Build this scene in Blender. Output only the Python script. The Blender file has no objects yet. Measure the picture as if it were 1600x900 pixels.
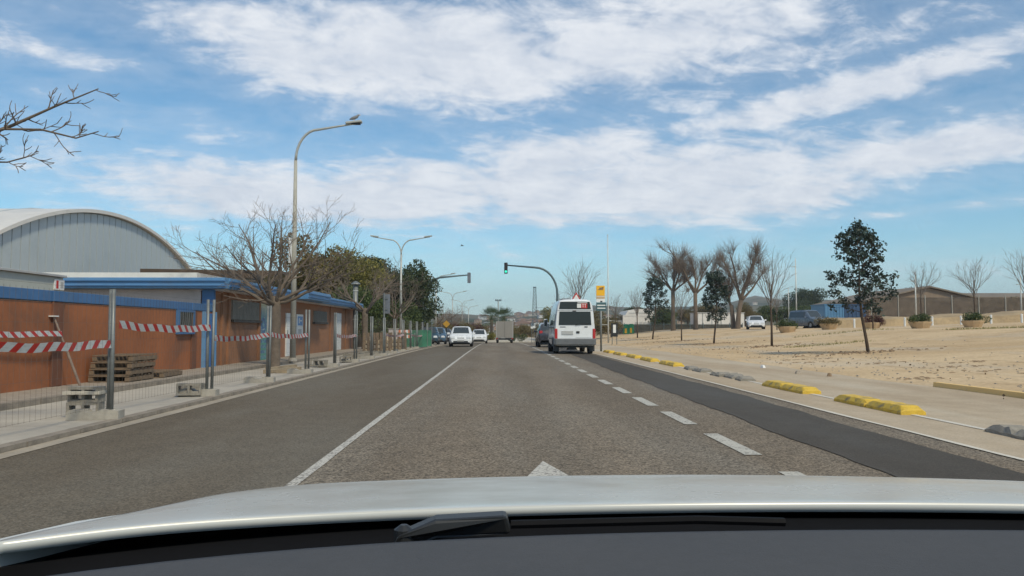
import bpy, math, random
from mathutils import Vector, Matrix, noise as mnoise
R = math.radians
random.seed(7)
sc = bpy.context.scene
COL = sc.collection

# ------------------------------------------------------------------ camera
CAM_H = 1.2
PITCH, YAW = math.atan(65 / 1200), math.atan(22 / 1200)
cam = bpy.data.cameras.new("camera"); cam.sensor_width = 36; cam.lens = 27.0
cam.clip_start = 0.05; cam.clip_end = 9000
camo = bpy.data.objects.new("camera", cam); COL.objects.link(camo)
camo.location = (0, 0, CAM_H)
camo.rotation_euler = (R(90) + PITCH, 0, -YAW)
sc.camera = camo

# ------------------------------------------------------------------ light
SUN_AZ, SUN_EL = R(150), R(48)          # azimuth from +Y towards +X
sd = Vector((math.sin(SUN_AZ) * math.cos(SUN_EL), math.cos(SUN_AZ) * math.cos(SUN_EL), math.sin(SUN_EL)))
sun = bpy.data.lights.new("sun", 'SUN'); sun.energy = 2.3; sun.angle = R(6); sun.color = (1.0, 0.90, 0.68)
suno = bpy.data.objects.new("sun", sun); COL.objects.link(suno)
suno.rotation_euler = sd.to_track_quat('Z', 'Y').to_euler(); suno.location = (20, -20, 40)
sc.view_settings.view_transform = 'Standard'; sc.view_settings.look = 'None'
sc.view_settings.exposure = 0.30; sc.view_settings.gamma = 1.0
sc.cycles.use_denoising = True
sc.cycles.max_bounces = 6
sc.cycles.volume_bounces = 0
sc.render.film_transparent = False

def ray(px, py):
    x, y = (px - 800) / 1200, -(py - 450) / 1200
    f = math.cos(PITCH) - y * math.sin(PITCH); z = y * math.cos(PITCH) + math.sin(PITCH)
    X = x * math.cos(YAW) + f * math.sin(YAW); Y = f * math.cos(YAW) - x * math.sin(YAW)
    return X / Y, z / Y                  # per metre of depth along the road
def at(px, py, Y):
    a, b = ray(px, py); return Vector((a * Y, Y, CAM_H + b * Y))

class W:                                  # tiny node helper
    def __init__(s, nt): s.nt = nt
    def n(s, t, **k):
        o = s.nt.nodes.new(t)
        for a, b in k.items(): setattr(o, a, b)
        return o
    def put(s, sock, v):
        if isinstance(v, bpy.types.NodeSocket): s.nt.links.new(v, sock)
        elif v is not None:
            if sock.type == 'RGBA' and len(v) == 3: v = (*v, 1)
            sock.default_value = v
    def m(s, op, a, b=None, c=None, clamp=False):
        o = s.n('ShaderNodeMath', operation=op); o.use_clamp = clamp
        for i, q in enumerate((a, b, c)):
            if q is not None: s.put(o.inputs[i], q)
        return o.outputs[0]
    def mix(s, f, a, b, blend='MIX'):
        o = s.n('ShaderNodeMix', data_type='RGBA', blend_type=blend)
        s.put(o.inputs[0], f); s.put(o.inputs[6], a); s.put(o.inputs[7], b); return o.outputs[2]
    def sep(s, v):
        o = s.n('ShaderNodeSeparateXYZ'); s.put(o.inputs[0], v); return o.outputs
    def comb(s, x, y, z=0.0):
        o = s.n('ShaderNodeCombineXYZ')
        for i, q in enumerate((x, y, z)): s.put(o.inputs[i], q)
        return o.outputs[0]
    def noise(s, vec, scale, detail=4, rough=.55, dist=0.0):
        o = s.n('ShaderNodeTexNoise'); s.put(o.inputs['Vector'], vec)
        o.inputs['Scale'].default_value = scale; o.inputs['Detail'].default_value = detail
        o.inputs['Roughness'].default_value = rough; o.inputs['Distortion'].default_value = dist
        return o.outputs['Fac']
    def vor(s, vec, scale, feat='F1'):
        o = s.n('ShaderNodeTexVoronoi', feature=feat); s.put(o.inputs['Vector'], vec)
        o.inputs['Scale'].default_value = scale; return o.outputs
    def ss(s, x, lo, hi, a=0.0, b=1.0):
        o = s.n('ShaderNodeMapRange', interpolation_type='SMOOTHSTEP')
        s.put(o.inputs[0], x)
        for i, q in zip((1, 2, 3, 4), (lo, hi, a, b)): s.put(o.inputs[i], q)
        return o.outputs[0]
    def bump(s, h, st, dist=.02):
        o = s.n('ShaderNodeBump'); s.put(o.inputs['Height'], h)
        o.inputs['Strength'].default_value = st; o.inputs['Distance'].default_value = dist
        return o.outputs[0]

# ------------------------------------------------------------------ sky
world = bpy.data.worlds.new("World"); sc.world = world; world.use_nodes = True
nt = world.node_tree; nt.nodes.clear(); w = W(nt)
sky = w.n('ShaderNodeTexSky', sky_type='NISHITA', sun_disc=False)
sky.sun_elevation = SUN_EL; sky.sun_rotation = SUN_AZ
sky.air_density = 1.0; sky.dust_density = 0.25; sky.ozone_density = 1.4; sky.altitude = 100
world.cycles.sampling_method = 'MANUAL'; world.cycles.sample_map_resolution = 256
gen = w.n('ShaderNodeTexCoord').outputs['Generated']
dx, dy, dz = w.sep(gen)
az = w.m('ARCTAN2', dx, dy); el = w.m('ARCSINE', dz)
zz = w.m('ADD', w.m('MAXIMUM', dz, 0.0), 0.16)
pc = w.comb(w.m('DIVIDE', dx, zz), w.m('DIVIDE', dy, zz), 0.0)
rot = w.n('ShaderNodeVectorRotate', rotation_type='Z_AXIS'); w.put(rot.inputs['Vector'], pc); rot.inputs['Angle'].default_value = R(-14)
rx, ry, _ = w.sep(rot.outputs[0])
st = w.comb(w.m('MULTIPLY', rx, 0.62), ry, 0.0)
big = w.noise(st, 1.5, 8, .56, .25)
fine = w.noise(st, 7.5, 9, .66, .5)
puff = w.noise(w.comb(w.m('MULTIPLY', az, 1.0), w.m('MULTIPLY', el, 2.0), 3.1), 17, 8, .62, .35)
bias = None
CL = [  # px, py, half width, half height, tilt, weight : cloud banks as the sky shows them
 (190,300,130,34,-3,.75),(400,302,210,46,0,1.1),(640,300,210,50,5,1.2),(880,275,180,68,2,1.25),(1040,290,200,56,0,1.2),(1230,300,150,38,2,1.0),(850,345,330,16,1,.85),
 (470,75,200,62,-8,1.0),(700,85,270,85,-2,1.15),(1000,65,260,80,3,1.1),(760,170,280,36,0,.62),(1080,140,190,44,5,.62),
 (1340,140,300,24,9,.95),(1500,228,210,30,6,1.05),(1290,222,190,34,3,.55),(1500,323,170,9,2,.75),(1180,190,160,18,4,.5),
 (70,78,150,22,-4,.6),(110,165,190,34,-6,.42),(60,230,160,40,0,.35),(330,200,220,40,5,.32),(150,20,260,26,0,.45),(1480,20,170,26,4,.5),(1150,430,350,14,0,.26)]
for px, py, hw, hh, tilt, wt in CL:
    a, b = ray(px, py); A = math.atan(a); E = math.atan(b * math.cos(A))
    ca, sa = math.cos(R(tilt)), math.sin(R(tilt))
    sx, sy = 1200 / hw, 1200 / hh
    da = w.m('SUBTRACT', az, A); de = w.m('SUBTRACT', el, E)
    p = w.m('MULTIPLY_ADD', da, ca * sx, w.m('MULTIPLY', de, sa * sx))
    q = w.m('MULTIPLY_ADD', da, -sa * sy, w.m('MULTIPLY', de, ca * sy))
    d2 = w.m('ADD', w.m('MULTIPLY', p, p), w.m('MULTIPLY', q, q))
    g = w.m('MULTIPLY', w.m('EXPONENT', w.m('MULTIPLY', d2, -0.62)), wt)
    bias = g if bias is None else w.m('MAXIMUM', bias, g)
bias = w.m('MINIMUM', bias, 1.2)
front = w.ss(dy, 0.45, 0.75)              # banks known from the view; elsewhere the same kind of broken cloud
bias = w.m('ADD', w.m('MULTIPLY', bias, front), w.m('MULTIPLY', w.m('SUBTRACT', 1.0, front), 0.45))
nz = w.m('ADD', w.m('MULTIPLY', w.m('SUBTRACT', big, .5), 1.5), w.m('ADD', w.m('MULTIPLY', w.m('SUBTRACT', fine, .5), 1.25), w.m('MULTIPLY', w.m('SUBTRACT', puff, .5), .85)))
dens = w.m('ADD', bias, nz)
cov = w.m('MAXIMUM', w.ss(dens, 0.24, 0.98), w.m('MULTIPLY', w.ss(dens, -0.15, 0.6), 0.22))
cov = w.m('MULTIPLY', cov, w.ss(el, 0.0, 0.08, 0.25, 1.0))
cov = w.m('MULTIPLY', cov, 0.93)
shade = w.ss(w.m('ADD', w.m('MULTIPLY', puff, .7), w.m('MULTIPLY', fine, .5)), .38, .82)
ccol = w.mix(shade, (5.3, 5.75, 6.5), (7.3, 7.5, 7.8))
skyc = w.mix(1.0, sky.outputs[0], (0.70, 0.985, 1.05), 'MULTIPLY')
pale = w.m('MULTIPLY', w.m('SUBTRACT', 1.0, w.ss(el, 0.0, 0.13)), 0.5)   # hazy air low over the land, all round
skyc = w.mix(pale, skyc, (4.6, 5.7, 6.5))
fin = w.mix(cov, skyc, ccol)
bg = w.n('ShaderNodeBackground'); w.put(bg.inputs[0], fin); bg.inputs[1].default_value = 0.1
out = w.n('ShaderNodeOutputWorld'); nt.links.new(bg.outputs[0], out.inputs[0])

# ------------------------------------------------------------------ materials
MATS = {}
def lin(r, g, b, k=1.0):
    f = lambda c: ((c / 255 + .055) / 1.055) ** 2.4 if c > 10 else c / 255 / 12.92
    return (f(r) * k, f(g) * k, f(b) * k)
def M(name, col, rough=.7, metal=0.0, var=.18, scale=3.0, bump=.0, bscale=30.0, spec=.5, dirt=None, coat=0.0, emit=None, coords='Object'):
    m = bpy.data.materials.new(name); m.use_nodes = True; t = m.node_tree; w = W(t)
    bs = t.nodes['Principled BSDF']
    co = w.n('ShaderNodeTexCoord').outputs[coords]
    a = w.noise(co, scale, 5, .6); b = w.noise(co, scale * 9, 4, .6)
    v = w.m('ADD', w.m('MULTIPLY', a, .65), w.m('MULTIPLY', b, .35))
    f = w.ss(v, .3, .7, 1 - var, 1 + var)
    c = w.mix(1.0, col, w.comb(f, f, f), 'MULTIPLY')
    if dirt:
        dc, amt, dsc = dirt
        d = w.noise(co, dsc, 6, .65, .4)
        c = w.mix(w.m('MULTIPLY', w.ss(d, .5, .72), amt), c, dc)
    w.put(bs.inputs['Base Color'], c)
    w.put(bs.inputs['Roughness'], w.ss(a, .3, .7, max(.02, rough - .08), min(1, rough + .08)))
    bs.inputs['Metallic'].default_value = metal
    bs.inputs['Specular IOR Level'].default_value = spec
    bs.inputs['Coat Weight'].default_value = coat
    if bump: w.put(bs.inputs['Normal'], w.bump(w.noise(co, bscale, 5, .6), bump))
    if emit:
        bs.inputs['Emission Color'].default_value = (*emit[:3], 1); bs.inputs['Emission Strength'].default_value = emit[3]
    MATS[name] = m; return m

def mat_asphalt(name, base, coarse, contrast, track=False):
    m = bpy.data.materials.new(name); m.use_nodes = True; t = m.node_tree; w = W(t); bs = t.nodes['Principled BSDF']
    co = w.n('ShaderNodeTexCoord').outputs['Object']; x, y, z = w.sep(co)
    lo = w.noise(w.comb(w.m('MULTIPLY', x, 1.0), w.m('MULTIPLY', y, .18)), .55, 5, .6)
    mid = w.noise(co, 2.2, 5, .65)
    vo = w.vor(co, coarse); cell = w.sep(vo['Color'])[0]
    gr = w.noise(co, coarse * 1.7, 3, .6)
    sp = w.m('ADD', w.m('MULTIPLY', cell, .6), w.m('MULTIPLY', gr, .5))
    f = w.ss(sp, .2, .95, 1 - contrast, 1 + contrast)
    f = w.m('MULTIPLY', f, w.ss(lo, .3, .7, .84, 1.13)); f = w.m('MULTIPLY', f, w.ss(mid, .3, .7, .93, 1.06))
    if track:      # polished wheel paths and an oil-dark lane middle, with soft ragged edges
        xx = w.m('ADD', x, w.m('MULTIPLY', w.m('SUBTRACT', lo, .5), .5))
        tr = w.m('COSINE', w.m('MULTIPLY', w.m('SUBTRACT', xx, .45), 2 * math.pi / 1.55))
        f = w.m('MULTIPLY', f, w.ss(tr, -1, 1, 1.06, .93))
    warm = w.mix(w.ss(lo, .35, .7), (1.04, .99, .93), (.97, 1.0, 1.03))
    c = w.mix(1.0, w.mix(1.0, base, warm, 'MULTIPLY'), w.comb(f, f, f), 'MULTIPLY')
    w.put(bs.inputs['Base Color'], c); bs.inputs['Roughness'].default_value = .85
    bs.inputs['Specular IOR Level'].default_value = .25
    w.put(bs.inputs['Normal'], w.bump(w.m('ADD', w.m('MULTIPLY', vo['Distance'], -1.0), gr), .35, .01))
    MATS[name] = m; return m
mat_asphalt('asphalt_main', (.190, .158, .120), 62, .60, True)
mat_asphalt('asphalt_left', (.140, .119, .090), 80, .36)
mat_asphalt('asphalt_new', (.080, .072, .062), 90, .22)
mat_asphalt('asphalt_pale', (.45, .368, .268), 60, .10)

def mat_paint(name, col, under, wear):
    m = bpy.data.materials.new(name); m.use_nodes = True; t = m.node_tree; w = W(t); bs = t.nodes['Principled BSDF']
    co = w.n('ShaderNodeTexCoord').outputs['Object']
    vo = w.sep(w.vor(co, 55)['Color'])[0]; n2 = w.noise(co, 3, 5, .6); n3 = w.noise(co, 40, 3, .6)
    k = w.m('ADD', w.m('MULTIPLY', vo, .45), w.m('ADD', w.m('MULTIPLY', n2, .5), w.m('MULTIPLY', n3, .35)))
    c = w.mix(w.ss(k, wear, wear + .14), col, under)
    w.put(bs.inputs['Base Color'], c); bs.inputs['Roughness'].default_value = .75
    MATS[name] = m; return m
mat_paint('paint_white', (.50, .475, .42), (.17, .15, .13), .70)
mat_paint('paint_dash', (.47, .445, .385), (.17, .15, .13), .74)
mat_paint('paint_edge', (.62, .57, .48), (.38, .33, .27), .80)
mat_paint('paint_yellow', (.66, .44, .05), (.30, .24, .15), .86)
mat_paint('paint_yellow_pale', (.78, .52, .20), (.6, .46, .28), .80)

def mat_dirt():
    m = bpy.data.materials.new('dirt'); m.use_nodes = True; t = m.node_tree; w = W(t); bs = t.nodes['Principled BSDF']
    co = w.n('ShaderNodeTexCoord').outputs['Object']; x, y, z = w.sep(co)
    sm = w.m('SUBTRACT', x, w.m('MULTIPLY', w.noise(co, .22, 5, .6), 3.0))
    a = w.noise(co, .12, 6, .6, .6); b = w.noise(co, .9, 6, .65); c = w.noise(co, 9, 5, .65)
    st = w.noise(w.comb(w.m('MULTIPLY', x, 1.2), w.m('MULTIPLY', y, .25)), .8, 6, .65, .8)
    col = w.mix(w.ss(a, .35, .65), (.49, .352, .205), (.60, .452, .282))
    wash = w.noise(w.comb(w.m('MULTIPLY', x, .5), w.m('MULTIPLY', y, .16)), .55, 5, .6, .4)
    col = w.mix(w.m('MULTIPLY', w.ss(wash, .48, .66), .55), col, (.50, .44, .355))
    col = w.mix(w.m('MULTIPLY', w.ss(b, .45, .75), .4), col, (.38, .26, .15))
    col = w.mix(w.m('MULTIPLY', w.ss(st, .57, .70), .6), col, (.24, .15, .08))
    f = w.ss(c, .3, .7, .86, 1.14); col = w.mix(1.0, col, w.comb(f, f, f), 'MULTIPLY')
    # far beyond the lot the land is dry scrub and fields
    far = w.ss(y, 110, 220); g = w.noise(co, .02, 6, .65)
    fld = w.mix(w.ss(g, .4, .6), (.12, .10, .05), (.24, .18, .10))
    col = w.mix(far, col, fld)
    w.put(bs.inputs['Base Color'], col); bs.inputs['Roughness'].default_value = .95; bs.inputs['Specular IOR Level'].default_value = .1
    w.put(bs.inputs['Normal'], w.bump(w.m('ADD', b, w.m('MULTIPLY', c, .4)), .5, .05))
    MATS['dirt'] = m
mat_dirt()
def mat_hill():
    m = bpy.data.materials.new('hill_scrub'); m.use_nodes = True; t = m.node_tree; w = W(t); bs = t.nodes['Principled BSDF']
    co = w.n('ShaderNodeTexCoord').outputs['Object']
    a = w.noise(co, .006, 7, .65, .5); b = w.noise(co, .05, 6, .7)
    col = w.mix(w.ss(w.m('ADD', w.m('MULTIPLY', a, .6), w.m('MULTIPLY', b, .4)), .42, .6), (.045, .06, .03), (.17, .145, .095))
    w.put(bs.inputs['Base Color'], col); bs.inputs['Roughness'].default_value = 1; bs.inputs['Specular IOR Level'].default_value = 0
    MATS['hill_scrub'] = m
mat_hill()
def mat_leaf(name, c1, c2, scale=1.2, trans=.25, rough=.6):
    m = bpy.data.materials.new(name); m.use_nodes = True; t = m.node_tree; w = W(t); bs = t.nodes['Principled BSDF']
    geo = w.n('ShaderNodeNewGeometry'); co = w.n('ShaderNodeTexCoord').outputs['Object']
    a = w.noise(co, scale, 4, .6)
    r = geo.outputs['Random Per Island']
    k = w.m('ADD', w.m('MULTIPLY', a, .7), w.m('MULTIPLY', r, .5))
    col = w.mix(w.ss(k, .35, .85), c1, c2)
    w.put(bs.inputs['Base Color'], col); bs.inputs['Roughness'].default_value = rough; bs.inputs['Specular IOR Level'].default_value = .3
    tr = w.n('ShaderNodeBsdfTranslucent'); w.put(tr.inputs[0], col)
    mx = w.n('ShaderNodeMixShader'); mx.inputs[0].default_value = trans
    t.links.new(bs.outputs[0], mx.inputs[1]); t.links.new(tr.outputs[0], mx.inputs[2])
    t.links.new(mx.outputs[0], t.nodes['Material Output'].inputs[0]); MATS[name] = m
mat_leaf('leaf_dark', (.026, .044, .02), (.085, .105, .042))
mat_leaf('leaf_glossy', (.016, .030, .022), (.05, .075, .055), trans=.1, rough=.4)
mat_leaf('leaf_olive', (.085, .088, .022), (.27, .235, .065))
mat_leaf('leaf_brown', (.095, .078, .03), (.23, .18, .075))
mat_leaf('leaf_mid', (.035, .06, .018), (.11, .14, .045))
mat_leaf('leaf_yellow', (.13, .13, .03), (.30, .27, .06))
mat_leaf('leaf_red', (.05, .018, .015), (.13, .05, .04))
mat_leaf('leaf_palm', (.045, .08, .03), (.14, .18, .08))
mat_leaf('litter', (.07, .04, .018), (.16, .10, .05), trans=0)
def mat_tape():
    m = bpy.data.materials.new('warning_tape'); m.use_nodes = True; t = m.node_tree; w = W(t); bs = t.nodes['Principled BSDF']
    uv = w.n('ShaderNodeUVMap').outputs[0]; x, y, z = w.sep(uv)
    s = w.m('FRACT', w.m('ADD', w.m('MULTIPLY', x, 1 / .27), w.m('MULTIPLY', y, .42)))
    n = w.noise(uv, 9, 4, .6)
    c = w.mix(w.ss(s, .41, .43), (.50, .032, .022), w.mix(w.ss(n, .4, .7), (.62, .63, .62), (.5, .5, .48)))
    w.put(bs.inputs['Base Color'], c); bs.inputs['Roughness'].default_value = .4
    tr = w.n('ShaderNodeBsdfTranslucent'); w.put(tr.inputs[0], c)
    mx = w.n('ShaderNodeMixShader'); mx.inputs[0].default_value = .3
    t.links.new(bs.outputs[0], mx.inputs[1]); t.links.new(tr.outputs[0], mx.inputs[2])
    t.links.new(mx.outputs[0], t.nodes['Material Output'].inputs[0]); MATS['warning_tape'] = m
mat_tape()
def mat_mural():
    m = bpy.data.materials.new('mural'); m.use_nodes = True; t = m.node_tree; w = W(t); bs = t.nodes['Principled BSDF']
    co = w.n('ShaderNodeTexCoord').outputs['Object']; x, y, z = w.sep(co)
    a = w.noise(co, 1.6, 4, .6, 1.5); b = w.noise(co, 3.1, 3, .5, 2.0)
    c = w.mix(w.ss(a, .42, .55), (.05, .12, .25), (.12, .28, .30))
    c = w.mix(w.ss(b, .55, .62), c, (.30, .38, .36))
    c = w.mix(w.ss(z, 1.5, 2.1), c, (.50, .47, .30))
    wv = w.m('SINE', w.m('MULTIPLY', z, 34)); low = w.ss(z, .95, .75)
    c = w.mix(w.m('MULTIPLY', low, w.ss(wv, .3, .6)), c, (.08, .26, .20))
    w.put(bs.inputs['Base Color'], c); bs.inputs['Roughness'].default_value = .6; MATS['mural'] = m
mat_mural()
def mat_net(name, col, fill):
    m = bpy.data.materials.new(name); m.use_nodes = True; t = m.node_tree; w = W(t); bs = t.nodes['Principled BSDF']
    co = w.n('ShaderNodeTexCoord').outputs['Object']
    n = w.noise(co, 1.5, 4, .6); f = w.ss(n, .3, .7, .7, 1.2)
    w.put(bs.inputs['Base Color'], w.mix(1.0, col, w.comb(f, f, f), 'MULTIPLY')); bs.inputs['Roughness'].default_value = .8
    tp = w.n('ShaderNodeBsdfTransparent'); mx = w.n('ShaderNodeMixShader'); mx.inputs[0].default_value = fill
    t.links.new(tp.outputs[0], mx.inputs[1]); t.links.new(bs.outputs[0], mx.inputs[2])
    t.links.new(mx.outputs[0], t.nodes['Material Output'].inputs[0]); MATS[name] = m
mat_net('net_green', (.05, .20, .12), .75)
mat_net('net_dark', (.045, .045, .035), .78)
mat_net('net_brown', (.13, .10, .075), .7)

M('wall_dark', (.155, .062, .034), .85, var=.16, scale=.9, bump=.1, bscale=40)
M('wall_terracotta', (.305, .105, .040), .85, var=.16, scale=.9, bump=.1, bscale=40, dirt=((.16, .075, .045), .7, .6))
M('wall_facade', (.265, .122, .060), .85, var=.18, scale=.8, bump=.1, bscale=40, dirt=((.17, .09, .06), .7, .5))
M('blue_paint', (.05, .135, .29), .55, var=.14, scale=1.2, dirt=((.10, .17, .27), .5, 1.5))
M('sep_yellow', (.66, .43, .045), .6, var=.2, scale=5, bump=.15, bscale=60, dirt=((.20, .16, .09), .9, 4.5))
M('blue_fascia', (.105, .245, .43), .5, var=.12, scale=1.0, dirt=((.16, .22, .30), .5, 1.3))
M('blue_door', (.03, .13, .40), .45, var=.1)
M('plaster_pale', (.52, .46, .44), .85, var=.1, scale=.7, bump=.05, dirt=((.36, .32, .29), .6, .8))
M('roof_white', (.72, .69, .63), .7, var=.1, scale=.5, dirt=((.45, .42, .37), .6, .7))
M('grey_green_wall', (.40, .42, .385), .75, var=.1, scale=.6, dirt=((.28, .29, .26), .5, .8))
M('hall_panel', (.40, .445, .47), .45, var=.05, scale=.4, metal=.0, dirt=((.28, .32, .34), .3, .3))
M('hall_roof', (.64, .61, .57), .5, var=.08, scale=.3, dirt=((.44, .42, .39), .5, .3))
M('dark_joint', (.06, .075, .09), .6)
M('concrete', (.36, .33, .28), .9, var=.2, scale=2.2, bump=.2, bscale=35, dirt=((.22, .19, .155), .6, 1.8))
M('concrete_strip', (.40, .36, .30), .9, var=.14, scale=.8, bump=.12, bscale=30, dirt=((.30, .26, .21), .6, .7))
M('concrete_pale', (.46, .42, .35), .9, var=.14, scale=1.2, bump=.1, dirt=((.30, .26, .2), .5, 1.3))
M('gutter', (.35, .30, .235), .9, var=.2, scale=1.0, dirt=((.2, .175, .14), .7, 1.0))
M('kerb_stone', (.24, .205, .165), .9, var=.25, scale=3, bump=.2, dirt=((.13, .11, .09), .7, 2.0))
M('paving', (.30, .255, .205), .9, var=.18, scale=2, bump=.1, dirt=((.20, .165, .13), .6, .8))
M('hollow_block', (.27, .245, .205), .95, var=.22, scale=6, bump=.3, bscale=80, dirt=((.16, .14, .12), .5, 6))
M('galvanised', (.19, .20, .195), .5, metal=.4, var=.2, scale=5)
M('wire', (.11, .09, .075), .7, metal=.2)
M('rusty', (.20, .15, .12), .8, var=.3)
M('lamp_steel', (.42, .42, .39), .5, metal=.3, var=.12)
M('lamp_concrete', (.36, .345, .30), .8, var=.15)
M('dark_steel', (.10, .135, .145), .5, metal=.3, var=.2)
M('pole_pale', (.55, .55, .52), .5, metal=.2)
M('wood_pallet', (.17, .12, .078), .9, var=.35, scale=7, bump=.2, dirt=((.12, .09, .06), .6, 4))
M('wood_beam', (.30, .235, .155), .9, var=.3, scale=5, bump=.2)
M('bark', (.135, .105, .080), .95, var=.3, scale=6, bump=.5, bscale=25)
M('bark_twig', (.165, .128, .10), .95, var=.25, scale=2)
M('bark_plane', (.135, .10, .072), .95, var=.35, scale=1.2, bump=.3, bscale=10)
M('bark_dark', (.075, .052, .036), .95, var=.25, scale=4)
M('twig_grey', (.17, .145, .125), .95, var=.2, scale=2)
M('white_paint', (.74, .75, .76), .28, var=.03, scale=1.5, coat=.4, dirt=((.5, .47, .42), .25, 1.8))
M('hood_paint', (.52, .52, .49), .24, var=.02, scale=2.0, coat=.0, spec=.4)
M('silver_paint', (.55, .58, .62), .3, var=.03, coat=.4)
M('dark_car_paint', (.035, .034, .04), .25, var=.1, coat=.5)
M('blue_car_paint', (.06, .11, .17), .25, var=.06, coat=.5)
M('slate_car_paint', (.095, .125, .165), .3, var=.06, coat=.4)
M('teal_car_paint', (.03, .06, .08), .25, var=.06, coat=.5)
M('truck_box', (.25, .23, .205), .6, var=.06, scale=.8, dirt=((.27, .25, .22), .5, .8))
M('glass_dark', (.02, .026, .03), .08, var=.1, spec=.35)
M('glass_car', (.045, .055, .06), .08, var=.1, spec=.6)
M('black_plastic', (.022, .023, .024), .5, var=.12)
M('grey_plastic', (.13, .135, .14), .6, var=.12)
M('black_gloss', (.006, .006, .007), .75, var=.1, spec=.12)
M('dash_plastic', (.075, .077, .083), .85, var=.07, scale=8, bump=.15, bscale=400, spec=.2)
M('tyre', (.018, .018, .018), .85, var=.2)
M('rim', (.30, .31, .32), .4, metal=.6)
M('tail_red', (.42, .02, .02), .25, var=.1)
M('lamp_glass', (.62, .64, .66), .12, var=.05)
M('plate_blank', (.55, .55, .53), .5, var=.1)
M('plate_grey', (.42, .42, .41), .5, var=.1)
M('sign_yellow', (.80, .42, .012), .5, var=.05)
M('sign_green', (.05, .11, .12), .5, var=.1)
M('sign_white', (.72, .72, .70), .5, var=.05)
M('sign_red', (.50, .03, .025), .5)
M('sign_blue', (.10, .26, .52), .5)
M('sign_back', (.17, .18, .20), .5, metal=.3)
M('signal_black', (.012, .013, .014), .6)
M('signal_green', (.02, .35, .22), .4, emit=(.05, .9, .55, .9))
M('signal_off', (.03, .012, .01), .3)
M('sign_ochre', (.50, .27, .03), .6)
M('louvre', (.34, .31, .265), .7, var=.25)
M('iron_dark', (.02, .02, .02), .6)
M('white_door', (.62, .63, .62), .6, var=.08, dirt=((.4, .38, .35), .4, 2))
M('bin_green', (.02, .22, .09), .5, var=.1)
M('container_blue', (.09, .22, .38), .5, var=.1, dirt=((.05, .16, .3), .5, 1))
M('container_navy', (.03, .07, .15), .5, var=.1)
M('planter', (.50, .365, .22), .9, var=.15, bump=.2)
M('barn_wall', (.22, .165, .12), .9, var=.2, scale=.2)
M('barn_roof', (.19, .155, .12), .9, var=.2, scale=.3, dirt=((.13, .11, .09), .6, .2))
M('house_cream', (.50, .45, .38), .9, var=.1); M('house_white', (.62, .60, .57), .9, var=.1)
M('house_ochre', (.42, .28, .17), .9, var=.1); M('roof_tile', (.24, .15, .11), .9, var=.2)
M('earth_bank', (.36, .265, .155), .95, var=.25, scale=.5, bump=.5, bscale=5, dirt=((.24, .17, .095), .7, .6))
M('soil', (.24, .165, .10), 1.0, var=.35, scale=3, bump=.5, bscale=12)
M('bird_grey', (.20, .20, .21), .8)
M('barrier_orange', (.60, .17, .07), .6, var=.2)
M('rubble', (.33, .28, .22), .95, var=.3, scale=4)

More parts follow.
